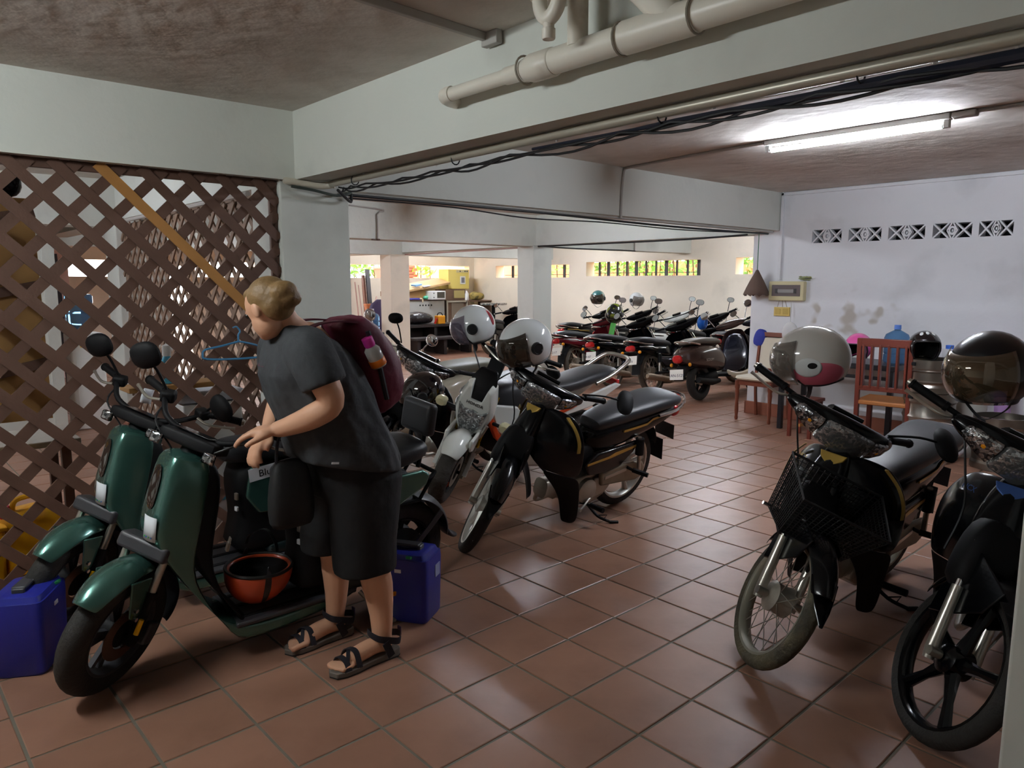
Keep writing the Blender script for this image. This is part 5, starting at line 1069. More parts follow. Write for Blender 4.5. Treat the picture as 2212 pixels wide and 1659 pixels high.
o = B().tube(bez([(7.25, 1.80, .05), (7.26, 1.86, .78), (7.28, 1.96, .92), (7.28, 2.08, .95), (7.28, 2.18, .86)], 5), [.05, .055, .06, .06, .065, .07, .07, .075, .075, .075, .075, .07, .07, .06, .06, .055, .055, .05, .05, .05, .05], 12).build('lilac_bag', M_pur)
tag(o, 'lilac cloth bag slumped behind the kegs', 'bag')
water_jug('clear water bottle with a blue cap behind the slatted chair', (7.16, 2.68, .727), (90, 130, 210), s=.86)
t = thing('blender_jar', 'clear plastic jar with a blue lid on the keg stack', 'jar', (6.66, 2.08, .85))
B().lathe([(.001, 0), (.05, 0), (.06, .08), (.001, .08)], (0, 0, 0), Z_, 16).build('jar', M_lens, t); B().lathe([(.03, .08), (.03, .11), (.001, .112)], (0, 0, 0), Z_, 12).build('lid', P('lid_blue', (70, 120, 220), .4), t)
b = B(); b.spine([(6.95, .76, .05, .03, 3), (7.02, .775, .08, .045, 2.5), (7.10, .76, .05, .03, 3)], 12); b.v = [p + V(0, 3.2, 0) for p in b.v]
tag(b.build('dark_pouch', M_blkm, sub=1), 'dark pouch lying on the black table', 'pouch')
# ------------------------------------------------------------------ things on the vented wall
t = thing('breaker_box', 'cream electrical breaker box on the wall end', 'breaker box', (7.45, 3.93, 1.375))
M_db = P('aged_cream_plastic', (212, 202, 160), .45)
B().box((0, 0, 0), (.07, .40, .205)).build('case', M_db, t, bevel=.012, seg=3)
B().box((-.033, 0, .005), (.012, .32, .12)).build('window', P('smoked_window', (112, 104, 104), .15, coat=.5), t, bevel=.004)
B().box((-.040, 0, .0), (.006, .21, .035)).build('breaker_row', P('breaker_grey', (150, 148, 146), .5), t)
for y in (-.105, .105): B().box((-.041, y, 0), (.006, .03, .05)).build('end_clip', P('clip_dark', (54, 52, 54), .5), t)
t = thing('wall_switch', 'yellowed double socket plate below the breaker box', 'socket', (7.462, 3.985, 1.155))
B().box((0, 0, 0), (.02, .18, .095)).build('plate', P('yellowed_plastic', (216, 190, 112), .45), t, bevel=.004)
for y in (-.045, .045):
    B().box((-.011, y, 0), (.006, .06, .06)).build('socket', P('yellowed_plastic2', (200, 172, 96), .45), t, bevel=.003)
b = B()
for y in (-.05, 0, .06): b.tube([(7.468, 3.985 + y, 1.2), (7.468, 3.99 + y * .6, 1.275)], .004, 6)
tag(b.build('switch_wires', M_gwire), 'short grey wires between breaker box and socket', 'wire')
t = thing('food_cover', 'folded brown mesh food cover hanging on a green cord', 'food cover', (7.36, 4.24, 1.60))
b = B(); rows = []
for j, (z, r) in enumerate(((0.0, .012), (-.05, .035), (-.12, .07), (-.20, .105), (-.265, .13))):
    rows.append([V(math.cos(2 * PI * i / 32) * r * (1 + .14 * (i % 2 - .5) * min(1, j)), math.sin(2 * PI * i / 32) * r * (1 + .14 * (i % 2 - .5) * min(1, j)), z - (.02 * (i % 4 == 0) if j == 4 else 0)) for i in range(32)])
b.grid(rows, True); b.build('cone', P('brown_mesh_cloth', (112, 92, 82), .9, bump=.2, bscale=200), t, solid=.003, sharp=80)
B().tube([(0, 0, -.01), (.0, 0, .39)], .0045, 6).build('cord', P('green_cord', (60, 120, 90), .6), t)
b = B(); b.ball((7.44, 3.87, .92), (.04, .09, .13), 14, 9); b.tube([(7.44, 3.87, 1.03), (7.45, 3.875, 1.26)], .006, 6)
tag(b.build('plastic_bag', P('thin_white_plastic', (236, 236, 236), .3, alpha=.6)), 'thin white plastic bag hanging under the breaker box', 'bag')
b = B()
for i in range(14): b.ball((7.44 + rnd.uniform(-.02, .02), 3.74 + rnd.uniform(-.06, .06), 1.49 + rnd.uniform(0, .035)), (.014, .022, .008), 6, 4)
tag(b.build('sprig', P('pale_leaf', (150, 158, 110), .6)), 'dry green sprig on top of the breaker box', 'plant')
# ------------------------------------------------------------------ small things on the scooters
b = B(); b.grid([[V(-.028 + .014 * i, .004 * math.sin(i * 1.7 + j), .03 - .02 * j) for i in range(5)] for j in range(4)])
o = tag(b.build('paper_tag', M_stick, solid=.001), 'crumpled white paper tag tied to a scooter mirror', 'paper'); o.location = (.865, 3.20, 1.005); o.rotation_euler = (.2, .3, .5)
b = B(); b.box((0, 0, 0), (.012, .02, .045)); b.tube([(0, -.008, .02), (0, -.008, .045), (0, .008, .045), (0, .008, .02)], .004, 6)
o = tag(b.build('padlock', M_steel, bevel=.003), 'small steel padlock hanging between the two green scooters', 'padlock'); o.location = (1.17, 3.24, .28); o.rotation_euler = (.3, .2, 0)
# ------------------------------------------------------------------ person bending over the scooter
M_skin = P('skin', (218, 166, 134), .5, noise=.06, nscale=14, bump=.04, bscale=90)
M_hair = P('blond_hair', (132, 104, 66), .5, noise=.3, nscale=16, bump=.3, bscale=40)
M_shirt = P('charcoal_shirt', (52, 54, 57), .85, noise=.3, nscale=45, bump=.7, bscale=9)
M_short = P('black_shorts', (17, 17, 19), .8, bump=.6, bscale=9)
M_pack = P('maroon_pack', (94, 20, 48), .6, noise=.1, nscale=6, bump=.8, bscale=7)
M_sole = P('grey_sole', (106, 98, 90), .7)
M_strap = P('dark_strap', (30, 28, 36), .7)
person = thing('person', 'person in charcoal shirt and black shorts bending over a scooter with a maroon backpack', 'person', (1.38, 2.48, 0))
O = V(1.38, 2.48, 0)
def W(*p): return V(*p) - O
def limb(b, pts, rs, n=14, k=4):
    P_ = bez([W(*p) for p in pts], k); R_ = []
    for i in range(len(pts) - 1): R_ += [rs[i] + (rs[i + 1] - rs[i]) * j / k for j in range(k)]
    b.tube(P_, R_ + [rs[-1]], n)
b = B()
# near (left) leg, far (right) leg
limb(b, [(1.40, 2.40, .86), (1.385, 2.39, .66), (1.365, 2.385, .47), (1.40, 2.38, .40), (1.425, 2.378, .30), (1.435, 2.372, .18), (1.435, 2.37, .09), (1.44, 2.37, .05)], [.10, .09, .066, .062, .06, .046, .038, .040])
limb(b, [(1.42, 2.57, .86), (1.39, 2.60, .66), (1.355, 2.615, .47), (1.375, 2.625, .40), (1.385, 2.635, .30), (1.385, 2.64, .18), (1.38, 2.645, .09), (1.39, 2.645, .05)], [.10, .09, .066, .062, .058, .045, .037, .038])
for (hx, hy, a) in ((1.455, 2.37, .0), (1.405, 2.645, .02)):
    d = V(-math.cos(a), math.sin(a) * -1, 0); s_ = V(-d.y, d.x, 0); h = V(hx, hy, 0)
    def F(x, y, z): q = h + d * x + s_ * y; return (q.x, q.y, z)
    limb(b, [F(0, 0, .048), F(.05, 0, .062), F(.10, 0, .058), (F(.15, 0, .046)), F(.19, 0, .038)], [.026, .033, .034, .034, .028])
    for i, (yy, ln) in enumerate(((-.030, .050), (-.012, .050), (.004, .043), (.018, .036), (.031, .028))):
        sg = 1 if hy > 2.5 else -1
        limb(b, [F(.165, yy * -sg, .036), F(.185 + ln * .5, yy * -sg * 1.05, .034), F(.19 + ln, yy * -sg * 1.1, .029)], [.012 if i else .014, .010 if i else .013, .009 if i else .012], 10, 3)
# torso core
limb(b, [(1.41, 2.485, .84), (1.36, 2.48, 1.0), (1.27, 2.48, 1.15), (1.215, 2.475, 1.25), (1.175, 2.47, 1.285), (1.14, 2.468, 1.32), (1.115, 2.467, 1.36)], [.13, .11, .10, .08, .056, .05, .048])
# left arm (near): rests on the grip ; right arm works at the seat
limb(b, [(1.18, 2.38, 1.25), (1.145, 2.305, 1.225), (1.165, 2.262, 1.14), (1.185, 2.25, 1.06), (1.14, 2.305, 1.01), (1.09, 2.39, .97), (1.065, 2.435, .955)], [.06, .06, .052, .045, .044, .034, .027])
limb(b, [(1.20, 2.58, 1.25), (1.19, 2.66, 1.22), (1.20, 2.69, 1.12), (1.20, 2.69, 1.03), (1.15, 2.65, .95), (1.11, 2.60, .905)], [.06, .06, .052, .044, .036, .027])
def hand(b, wr, d, s_, n, curl, thumb):
    """wr wrist, d pointing to the knuckles, s_ across the palm (thumb to little finger), n out of the back of the hand"""
    wr, d, s_, n = V(wr), V(d).normalized(), V(s_).normalized(), V(n).normalized()
    def H(x, y, z): q = wr + d * x + s_ * y + n * z; return (q.x, q.y, q.z)
    for y in (-.026, -.009, .009, .026): limb(b, [H(-.005, y * .5, 0), H(.04, y * .9, .003), H(.082, y, .0)], [.017, .0165, .012], 10, 3)
    for y, ln in ((-.029, .068), (-.010, .078), (.010, .072), (.029, .056)):
        q = [H(.078, y, .0)]; x, z, a = .078, 0., 0.
        for seg in (.45, .32, .25):
            a -= curl; x += math.cos(a) * ln * seg; z += math.sin(a) * ln * seg; q.append(H(x, y * 1.06, z))
        limb(b, q, [.0100, .0095, .0088, .0072], 10, 3)
    limb(b, [H(.018, -.022, -.004), H(.045, -.046, -.012), H(.072, -.056, -.022 * thumb), H(.092, -.056, -.034 * thumb)], [.015, .0125, .0108, .0085], 10, 3)
hand(b, (1.066, 2.432, .955), (-.80, .58, -.10), (.55, .75, .05), (.0, -.05, 1), .34, 1.0)
hand(b, (1.105, 2.595, .90), (-.75, -.45, -.38), (-.3, .75, -.4), (-.4, -.1, .85), .55, .7)
# head: skull, jaw, nose, ear
hc = W(1.075, 2.468, 1.378)
fd = V(-.30, .86, -.42).normalized(); sd = V(-fd.y, fd.x, 0).normalized() * -1; up = sd.cross(fd).normalized()
if up.z < 0: up = -up
def HD(f, s, u): return hc + (fd * f + sd * s + up * u) * .90
def blob(c, rf, rs_, ru, n=18, m=11):
    b.loft([[HD(c[0] + rf * math.sin(t) * math.cos(2 * PI * a / n), c[1] + rs_ * math.sin(t) * math.sin(2 * PI * a / n), c[2] + ru * math.cos(t)) for a in range(n)] for t in [PI * (.03 + .94 * i / (m - 1)) for i in range(m)]])
blob((0, 0, .02), .095, .073, .088); blob((.03, 0, -.045), .062, .058, .066); blob((.055, 0, -.085), .03, .032, .024); blob((.096, 0, -.022), .016, .012, .022)
blob((.088, 0, -.056), .011, .024, .009)
for s in (-1, 1):
    blob((-.006, s * .074, -.012), .018, .008, .031); blob((.083, s * .030, .016), .008, .015, .008)
body = b.build('body', M_skin, person, remesh=.0058, smo=3)
for s in (-1, 1):
    e = B(); q = HD(.087, s * .030, .006); e.ball(q, (.010, .010, .010), 12, 8); e.build('eye', P('eye_dark', (50, 44, 40), .2), person)
b = B()
def hblob(c, rf, rs_, ru, n=18, m=11):
    b.loft([[HD(c[0] + rf * math.sin(t) * math.cos(2 * PI * a / n), c[1] + rs_ * math.sin(t) * math.sin(2 * PI * a / n), c[2] + ru * math.cos(t)) for a in range(n)] for t in [PI * (.03 + .94 * i / (m - 1)) for i in range(m)]])
hblob((-.022, 0, .036), .088, .081, .082); hblob((-.05, 0, -.005), .062, .072, .066); hblob((-.10, 0, .02), .052, .060, .046); hblob((-.115, .01, -.01), .036, .048, .034); hblob((.04, 0, .075), .04, .055, .03)
b.build('hair', M_hair, person, remesh=.007, smo=8)
# shirt
b = B(); rings = []
for x, z, rx, ry in ((1.17, 1.312, .062, .072), (1.185, 1.295, .082, .105), (1.20, 1.275, .105, .155), (1.215, 1.235, .132, .175), (1.235, 1.17, .168, .182), (1.25, 1.10, .195, .188), (1.275, 1.02, .200, .192), (1.31, .94, .205, .20), (1.335, .87, .212, .208), (1.345, .81, .210, .212), (1.348, .785, .205, .210)):
    rings.append(sup(W(x, 2.478, z), (1, 0, -.22), (0, 1, 0), rx, ry, 2.4, 28))
for i, r in enumerate(rings):
    for j, p in enumerate(r): p.x += .007 * math.sin(j * 1.7 + i * .9) * min(1, i / 4); p.y += .006 * math.sin(j * 2.3 + i * 1.3) * min(1, i / 4)
b.loft(rings)
limb(b, [(1.18, 2.41, 1.235), (1.15, 2.325, 1.225), (1.158, 2.28, 1.17), (1.17, 2.262, 1.12)], [.085, .085, .082, .08], 16)
limb(b, [(1.19, 2.56, 1.245), (1.19, 2.64, 1.225), (1.195, 2.68, 1.17), (1.20, 2.69, 1.13)], [.085, .083, .078, .075], 16)
b.build('shirt', M_shirt, person, remesh=.009, smo=3)
b = B(); b.box(W(1.20, 2.262, .845), (.028, .003, .007), (0, .15, 0)); b.build('shirt_logo', M_stick, person)
# shorts
b = B()
b.loft([sup(W(x, 2.485, z), (1, 0, 0), (0, 1, 0), rx, ry, 2.6, 26) for x, z, rx, ry in ((1.37, .87, .165, .175), (1.385, .80, .175, .185), (1.39, .72, .17, .185), (1.39, .66, .15, .175))])
b.loft([sup(W(x, y, z), (1, 0, 0), (0, 1, 0), rx, ry, 2.4, 22) for x, y, z, rx, ry in ((1.395, 2.40, .74, .15, .105), (1.385, 2.39, .60, .135, .105), (1.375, 2.385, .48, .125, .10), (1.375, 2.382, .40, .122, .10), (1.375, 2.38, .375, .118, .098))])
b.loft([sup(W(x, y, z), (1, 0, 0), (0, 1, 0), rx, ry, 2.4, 22) for x, y, z, rx, ry in ((1.40, 2.56, .74, .14, .105), (1.37, 2.59, .60, .125, .105), (1.35, 2.61, .48, .115, .10), (1.35, 2.62, .42, .112, .098), (1.35, 2.62, .40, .108, .096))])
b.build('shorts', M_short, person, remesh=.009, smo=3)
# sandals
for (hx, hy) in ((1.455, 2.37), (1.405, 2.645)):
    def G(x, y, z): return W(hx - x, hy + y, z)
    out = [(-.045, .026, 0), (-.03, .036, 0), (.03, .036, 0), (.09, .036, 0), (.15, .046, 0), (.20, .046, 0), (.235, .034, 0), (.25, .0, 0)]
    ol = [(x, y) for x, y, _ in out] + [(x, -y) for x, y, _ in reversed(out[:-1])]
    b = B(); b.loft([[G(x, y, z + (.012 if x < .03 and z > .01 else 0) ) for x, y in ol] for z in (.002, .012, .024)]); so = b.build('sandal', M_sole, person, bevel=.004)
    b = B(); b.loft([[G(x, y, z) for x, y in ol] for z in (.0005, .006)]); b.build('outsole', M_rub, so)
    def band(pts, wd=.011):
        b = B(); P_ = bez([G(*p) for p in pts], 5); b.loft([[p + V(wd, 0, 0), p + V(wd, 0, .004), p + V(-wd, 0, .004), p + V(-wd, 0, 0)] for p in P_]); return b.build('strap', M_strap, so)
    band([(.175, .045, .02), (.17, .025, .072), (.16, 0, .085), (.15, -.025, .075), (.145, -.045, .02)]); band([(.205, .045, .02), (.205, .02, .058), (.20, 0, .064), (.195, -.03, .054), (.19, -.045, .02)])
    band([(.14, .044, .02), (.155, .02, .078), (.17, 0, .076), (.185, -.025, .062), (.20, -.044, .02)], .008)
    b = B(); P_ = bez([G(.06, .042, .105), G(.02, .05, .09), G(-.03, .046, .072), G(-.058, .0, .078), G(-.03, -.046, .072), G(.02, -.05, .09), G(.06, -.042, .105), G(.072, 0, .112), G(.06, .042, .105)], 4); b.loft([[p + V(0, 0, .014), p + V(.003, 0, 0), p + V(0, 0, -.014), p + V(-.003, 0, 0)] for p in P_]); b.build('ankle_strap', M_strap, so)
    for s in (-1, 1): b = B(); b.bar(G(.035, s * .050, .085), G(.005, s * .044, .018), .030, .004, (0, 1, 0)); b.build('side_strap', M_strap, so)
    b = B(); b.box(G(-.060, 0, .088), (.006, .022, .035)); b.build('heel_tab', P('purple_tab', (70, 54, 88), .7), so, bevel=.002)
# backpack and what it carries
pk = thing('backpack', 'maroon backpack worn by the person', 'backpack', (1.47, 2.49, 1.0))
PO = V(1.47, 2.49, 1.0)
b = B(); rings = []
for x, z, rx, ry in ((1.335, 1.325, .03, .08), (1.37, 1.315, .06, .115), (1.415, 1.27, .075, .13), (1.455, 1.20, .088, .138), (1.485, 1.12, .098, .14), (1.505, 1.05, .095, .135), (1.515, 1.0, .075, .115), (1.51, .975, .04, .08)):
    rings.append(sup(V(x, 2.49, z) - PO, (.88, 0, .48), (0, 1, 0), rx, ry, 2.8, 24))
for i, r in enumerate(rings):
    for j, p in enumerate(r): p.x += .005 * math.sin(j * 1.9 + i * 1.4); p.z += .004 * math.sin(j * 2.6 + i)
b.loft(rings); b.build('bag', M_pack, pk, remesh=.009, smo=4)
b = B(); b.spine([(1.535 - PO.x, 1.17 - PO.z, .09, .018, 3), (1.565 - PO.x, 1.10 - PO.z, .10, .02, 3), (1.572 - PO.x, 1.04 - PO.z, .095, .018, 3)], 14); b.build('front_pocket', M_pack, pk, sub=1)
for y in (2.385, 2.575):
    b = B(); P_ = bez([V(1.37, y + (.01 if y < 2.5 else -.01), 1.318), V(1.28, y, 1.325), V(1.19, y, 1.31), V(1.115, y, 1.25), V(1.065, y + (.04 if y < 2.5 else -.04), 1.17)], 5)
    b.loft([[p - PO + V(0, .022, 0), p - PO + V(.004, .022, .006), p - PO + V(.004, -.022, .006), p - PO + V(0, -.022, 0)] for p in P_]); b.build('shoulder_strap', M_pack if y > 2.5 else M_pack, pk)
b = B(); b.tube([V(1.395, 2.352, 1.29) - PO, V(1.44, 2.345, 1.15) - PO, V(1.475, 2.36, 1.03) - PO], .010, 8); b.build('edge_piping', M_strap, pk)
t = thing('drink_bottle', 'clear bottle with a pink cap in the backpack side pocket', 'bottle', (1.435, 2.342, 1.16), (0, -.45, 0))
B().lathe([(.001, 0), (.028, 0), (.03, .03), (.03, .07), (.018, .085), (.001, .085)], (0, 0, 0), Z_, 14).build('bottle', P('hazy_bottle', (190, 186, 180), .15, alpha=.75), t)
B().lathe([(.019, .083), (.021, .09), (.021, .118), (.001, .12)], (0, 0, 0), Z_, 14).build('cap', P('cap_pink', (220, 60, 170), .4), t); B().lathe([(.0305, .005), (.0312, .006), (.0312, .03), (.0305, .031)], (0, 0, 0), Z_, 14).build('orange_band', P('band_orange', (226, 120, 30), .4), t)
t = thing('handbag', 'black shoulder bag hanging in front of the person', 'bag', (1.115, 2.44, .72))
b = B(); b.loft([sup((0, 0, z), (1, 0, 0), (0, 1, 0), rx, ry, 3, 20) for z, rx, ry in ((-.13, .06, .02), (-.12, .085, .04), (-.02, .085, .05), (.09, .07, .035), (.125, .05, .012))]); b.build('bag', P('black_fabric', (18, 18, 20), .7, bump=.15, bscale=30), t, sub=1)
B().tube(bez([(-.05, 0, .11), (-.03, .02, .19), (.03, .05, .25), (.05, 0, .11)], 5), .006, 6).build('strap', M_strap, t)
# ------------------------------------------------------------------ junk corner by the far wall
M_mets = P('dull_sheet_metal', (186, 186, 182), .5, .25, noise=.1, nscale=4)
M_rust = P('rusty_brown', (104, 80, 64), .65, .2, noise=.3, nscale=8)
M_dk = P('dark_bench_wood', (44, 38, 38), .55, noise=.2, nscale=8)
t = thing('metal_counter', 'grey sheet metal counter with five round holes', 'counter', (9.34, 13.5, 0))
B().box((0, 0, .53), (.98, .5, 1.06)).build('body', M_mets, t, bevel=.008)
for i in range(5): B().lathe([(.018, 0), (.018, .004), (.001, .004)], (-.17 + i * .075, -.251, .96), (0, -1, 0), 12).build('hole', M_vdark, t)
B().box((0, -.01, 1.07), (1.0, .52, .02)).build('top', M_rust, t)
t = thing('old_cupboard', 'rusty glass fronted cupboard beside the metal counter', 'cupboard', (10.16, 13.45, 0))
B().box((0, .02, .53), (.58, .46, 1.05)).build('body', M_rust, t)
for x in (-.28, .28): B().box((x, -.225, .53), (.035, .03, 1.05)).build('frame_post', M_steelc, t)
for z in (.06, .48, 1.03): B().box((0, -.225, z), (.56, .03, .035)).build('frame_rail', M_steelc, t)
B().box((.02, -.215, .77), (.34, .01, .46)).build('door', P('cloudy_glass', (120, 108, 94), .2, coat=.4), t)
t = thing('old_cooker', 'rusty brown cabinet standing on the cupboard', 'cabinet', (10.18, 13.5, 1.06))
B().box((0, 0, .12), (.56, .4, .24)).build('body', M_rust, t, bevel=.006); B().box((.10, -.205, .13), (.30, .01, .17)).build('panel', P('olive_panel', (168, 152, 96), .4), t, bevel=.004)
t = thing('yellow_machine', 'tall pale yellow cabinet on top of the rusty one', 'machine', (10.35, 13.58, 1.305))
M_py = P('pale_yellow_enamel', (222, 202, 110), .4)
B().box((0, 0, .22), (.60, .36, .44)).build('body', M_py, t, bevel=.01); B().box((.11, -.185, .20), (.15, .01, .18)).build('window_frame', M_lampw, t, bevel=.003); B().box((.11, -.192, .20), (.09, .008, .12)).build('window', P('grey_window', (128, 126, 134), .2), t)
B().box((.10, -.183, .40), (.34, .008, .06)).build('control_panel', P('cream_panel', (206, 196, 150), .4), t)
for x in (.03, .17, .23): B().lathe([(.014, 0), (.014, .015), (.001, .016)], (x, -.187, .40), (0, -1, 0), 10).build('knob', M_dgrey, t)
t = thing('microwave', 'white microwave with a dark door on the counter', 'microwave', (9.56, 13.25, 1.081))
B().box((0, 0, .095), (.38, .3, .19)).build('body', M_lampw, t, bevel=.006); B().box((.06, -.152, .10), (.20, .006, .13)).build('door', P('dark_door', (70, 66, 58), .2), t)
for z in (.05, .14): B().lathe([(.012, 0), (.012, .012), (.001, .012)], (-.13, -.152, z), (0, -1, 0), 8).build('knob', M_dgrey, t)
t = thing('tilted_board', 'wide wooden board propped on the counter', 'board', (9.45, 13.5, 1.40))
B().box((0, 0, 0), (1.1, .5, .05), (0.18, -.15, 0)).build('board', P('pale_plywood', (200, 164, 116), .5, noise=.12, nscale=4), t, bevel=.006)
tag(B().box((9.12, 13.3, 1.40), (.2, .14, .035), (.1, -.15, .2)).build('blue_folder', P('sky_blue', (130, 176, 220), .5), bevel=.004), 'light blue folder lying on the tilted board', 'folder')
tag(B().box((9.33, 13.24, 1.375), (.16, .1, .02), (.1, -.15, -.2)).build('white_papers', M_stick, bevel=.003), 'white papers lying on the tilted board', 'papers')
tag(B().box((9.2, 13.42, 1.19), (.5, .2, .2)).build('wooden_box', M_board, bevel=.005), 'brown wooden box under the tilted board', 'box')
tag(B().box((9.0, 13.29, 1.10), (.3, .14, .035)).build('blue_tray', P('deep_blue', (60, 60, 150), .5), bevel=.006), 'blue tray on the metal counter', 'tray')
b = B(); b.ball((9.34, 13.27, 1.125), (.07, .05, .045), 12, 8); tag(b.build('green_bag', P('mint_plastic', (90, 190, 150), .4, bump=.5, bscale=40)), 'small mint green plastic bag on the counter', 'bag')
b = B(); b.ball((9.20, 13.26, 1.10), (.04, .04, .02), 10, 6); b.box((9.22, 13.22, 1.06), (.03, .01, .07)); tag(b.build('rag', P('beige_rag', (206, 190, 160), .8)), 'beige rag hanging over the counter edge', 'cloth')
t = thing('white_canister', 'white plastic canister beside the yellow machine', 'canister', (10.50, 13.32, 1.046))
B().lathe([(.001, 0), (.055, 0), (.06, .02), (.06, .15), (.03, .19), (.025, .22), (.001, .22)], (0, 0, 0), Z_, 16).build('body', M_lampw, t)
t = thing('plain_shelf', 'dark low shelf under the printed sack', 'shelf', (10.82, 13.45, 0))
B().box((0, 0, 1.03), (.68, .5, .03)).build('top', M_rust, t)
for x in (-.33, .33): B().box((x, 0, .51), (.03, .46, 1.02)).build('side', M_rust, t)
b = B(); b.spine([(10.60, 1.12, .08, .06, 2.5), (10.68, 1.15, .13, .10, 2.5), (10.78, 1.15, .14, .10, 2.5), (10.92, 1.13, .12, .08, 2.5), (10.98, 1.15, .05, .05, 2.5)], 14)
b.v = [p + V(0, 13.3, 0) for p in b.v]; tag(b.build('printed_sack', P('printed_sack', (170, 150, 84), .7, dirt=(90, 84, 50), dscale=9, dlo=.45, dhi=.6, bump=.4, bscale=20), sub=1), 'yellow printed sack on the low shelf in the corner', 'sack')
t = thing('round_table', 'small round pedestal table in the corner', 'table', (10.66, 12.55, 0))
B().lathe([(.001, 1.0), (.30, 1.0), (.30, .96), (.001, .96)], (0, 0, 0), Z_, 24).build('table_top', P('mosaic_top', (170, 166, 158), .4, dirt=(80, 84, 80), dscale=20, dlo=.48, dhi=.54), t)
B().lathe([(.04, .0), (.04, .96)], (0, 0, 0), Z_, 12).build('pillar', M_blkm, t); B().lathe([(.001, .0), (.2, .0), (.2, .02), (.04, .05)], (0, 0, 0), Z_, 16).build('base', M_blkm, t)
t = thing('stepped_bench', 'low dark wooden stepped bench before the counter', 'bench', (9.0, 12.45, 0))
B().box((0, .2, .57), (1.5, .5, .06)).build('upper_plank', M_dk, t, bevel=.006); B().box((.05, -.25, .33), (1.7, .4, .05)).build('lower_plank', M_dk, t, bevel=.006)
for x in (-.65, 0, .65): B().box((x, .2, .28), (.07, .4, .54)).build('leg', M_dk, t); B().box((x - .05, -.25, .15), (.07, .3, .30)).build('leg', M_dk, t)
B().box((.0, .42, .30), (1.5, .03, .5)).build('back_panel', M_dk, t)
b = B(); b.spine([(8.38, .70, .2, .09, 2.6), (8.55, .73, .22, .13, 2.6), (8.75, .73, .22, .13, 2.6), (8.92, .71, .2, .10, 2.6), (8.98, .66, .1, .05, 2.6)], 16); b.v = [p + V(0, 12.62, 0) for p in b.v]
tag(b.build('black_bag', P('shiny_black_plastic', (40, 38, 42), .25, bump=.9, bscale=14), sub=1), 'black plastic rubbish bag on the stepped bench', 'bag')
t = thing('orange_box', 'orange plastic tool case on the stepped bench', 'case', (9.11, 12.45, .60))
B().box((0, 0, .085), (.2, .12, .17), (0, 0, .1)).build('body', P('bright_orange', (236, 160, 30), .45), t, bevel=.012); B().tube(bez([(-.07, 0, .17), (-.04, 0, .22), (.04, 0, .22), (.07, 0, .17)], 4), .01, 8).build('handle', M_blkm, t)
tag(B().bar((8.94, 12.4, .61), (9.0, 12.4, .72), .03, .03).build('red_tool', paint('tool_red', (190, 50, 40))), 'red handled tool leaning on the orange case', 'tool')
# poles, bucket, cloth left of the pink column
M_pole = P('pinkish_pole', (206, 170, 156), .5)
tag(B().tube([(7.70, 13.2, .0), (7.68, 13.4, 1.46)], .014, 8).build('pole', M_pole), 'tall pale pole leaning on the far wall', 'pole')
tag(B().tube([(7.74, 13.1, .0), (7.73, 13.35, 1.40)], .012, 8).build('pole', M_pole), 'thinner pale pole beside the tall one', 'pole')
tag(B().tube([(7.70, 12.9, .72), (8.06, 13.2, 1.16)], .014, 8).build('broom_stick', M_pole), 'slanting pale stick behind the orange pot', 'stick')
tag(B().bar((7.96, 13.2, .0), (8.09, 13.6, 1.72), .09, .04, (0, 1, 0)).build('dark_plank', M_dk), 'dark plank leaning against the far wall', 'plank')
tag(B().bar((7.88, 13.25, .0), (8.0, 13.62, 1.6), .07, .03, (0, 1, 0)).build('brown_plank', P('red_plank', (150, 104, 86), .5)), 'brown plank leaning beside the dark one', 'plank')
t = thing('plant_pot', 'orange plastic pot behind the pink column', 'pot', (7.72, 12.85, .0))
B().box((0, 0, .38), (.3, .3, .76)).build('stand', M_rust, t); B().lathe([(.001, .77), (.10, .77), (.14, 1.0), (.15, 1.0), (.15, 1.03), (.13, 1.03), (.095, .80), (.001, .80)], (0, 0, 0), Z_, 20).build('pot', P('orange_clay', (206, 128, 80), .6), t)
b = B(); b.loft([sup((x, 11.9, z), (1, 0, 0), (0, 1, 0), rx, ry, 2.4, 18) for x, z, rx, ry in ((7.33, 1.14, .05, .06), (7.28, 1.05, .12, .12), (7.25, .85, .16, .16), (7.24, .5, .19, .18), (7.24, .02, .22, .2))])
tag(b.build('purple_cover', P('purple_cloth', (72, 62, 96), .85, bump=.4, bscale=12)), 'purple cloth cover draped beside the pink column', 'cloth')
t = thing('dark_stool', 'dark stool carrying a water jug beside the pink column', 'stool', (6.80, 11.3, 0))
B().box((0, 0, .56), (.3, .3, .05)).build('seat', M_dk, t, bevel=.006)
for x in (-.11, .11):
    for y in (-.11, .11): B().box((x, y, .268), (.04, .04, .535)).build('leg', M_dk, t)
water_jug('pale blue water jug on the dark stool', (6.80, 11.3, .586), (240, 240, 244), s=1.0)
t = thing('cane_chair', 'old cane chair frame near the far wall', 'chair', (8.36, 13.1, 0))
for x in (-.15, .15):
    B().tube([(x, -.15, 0), (x, -.15, .8)], .012, 6).build('leg', M_rust, t); B().tube([(x, .15, 0), (x, .15, 1.25)], .012, 6).build('leg', M_rust, t)
B().box((0, 0, .8), (.34, .34, .03)).build('seat', M_board, t); B().box((0, .15, 1.22), (.34, .03, .1)).build('backrest', M_board, t)
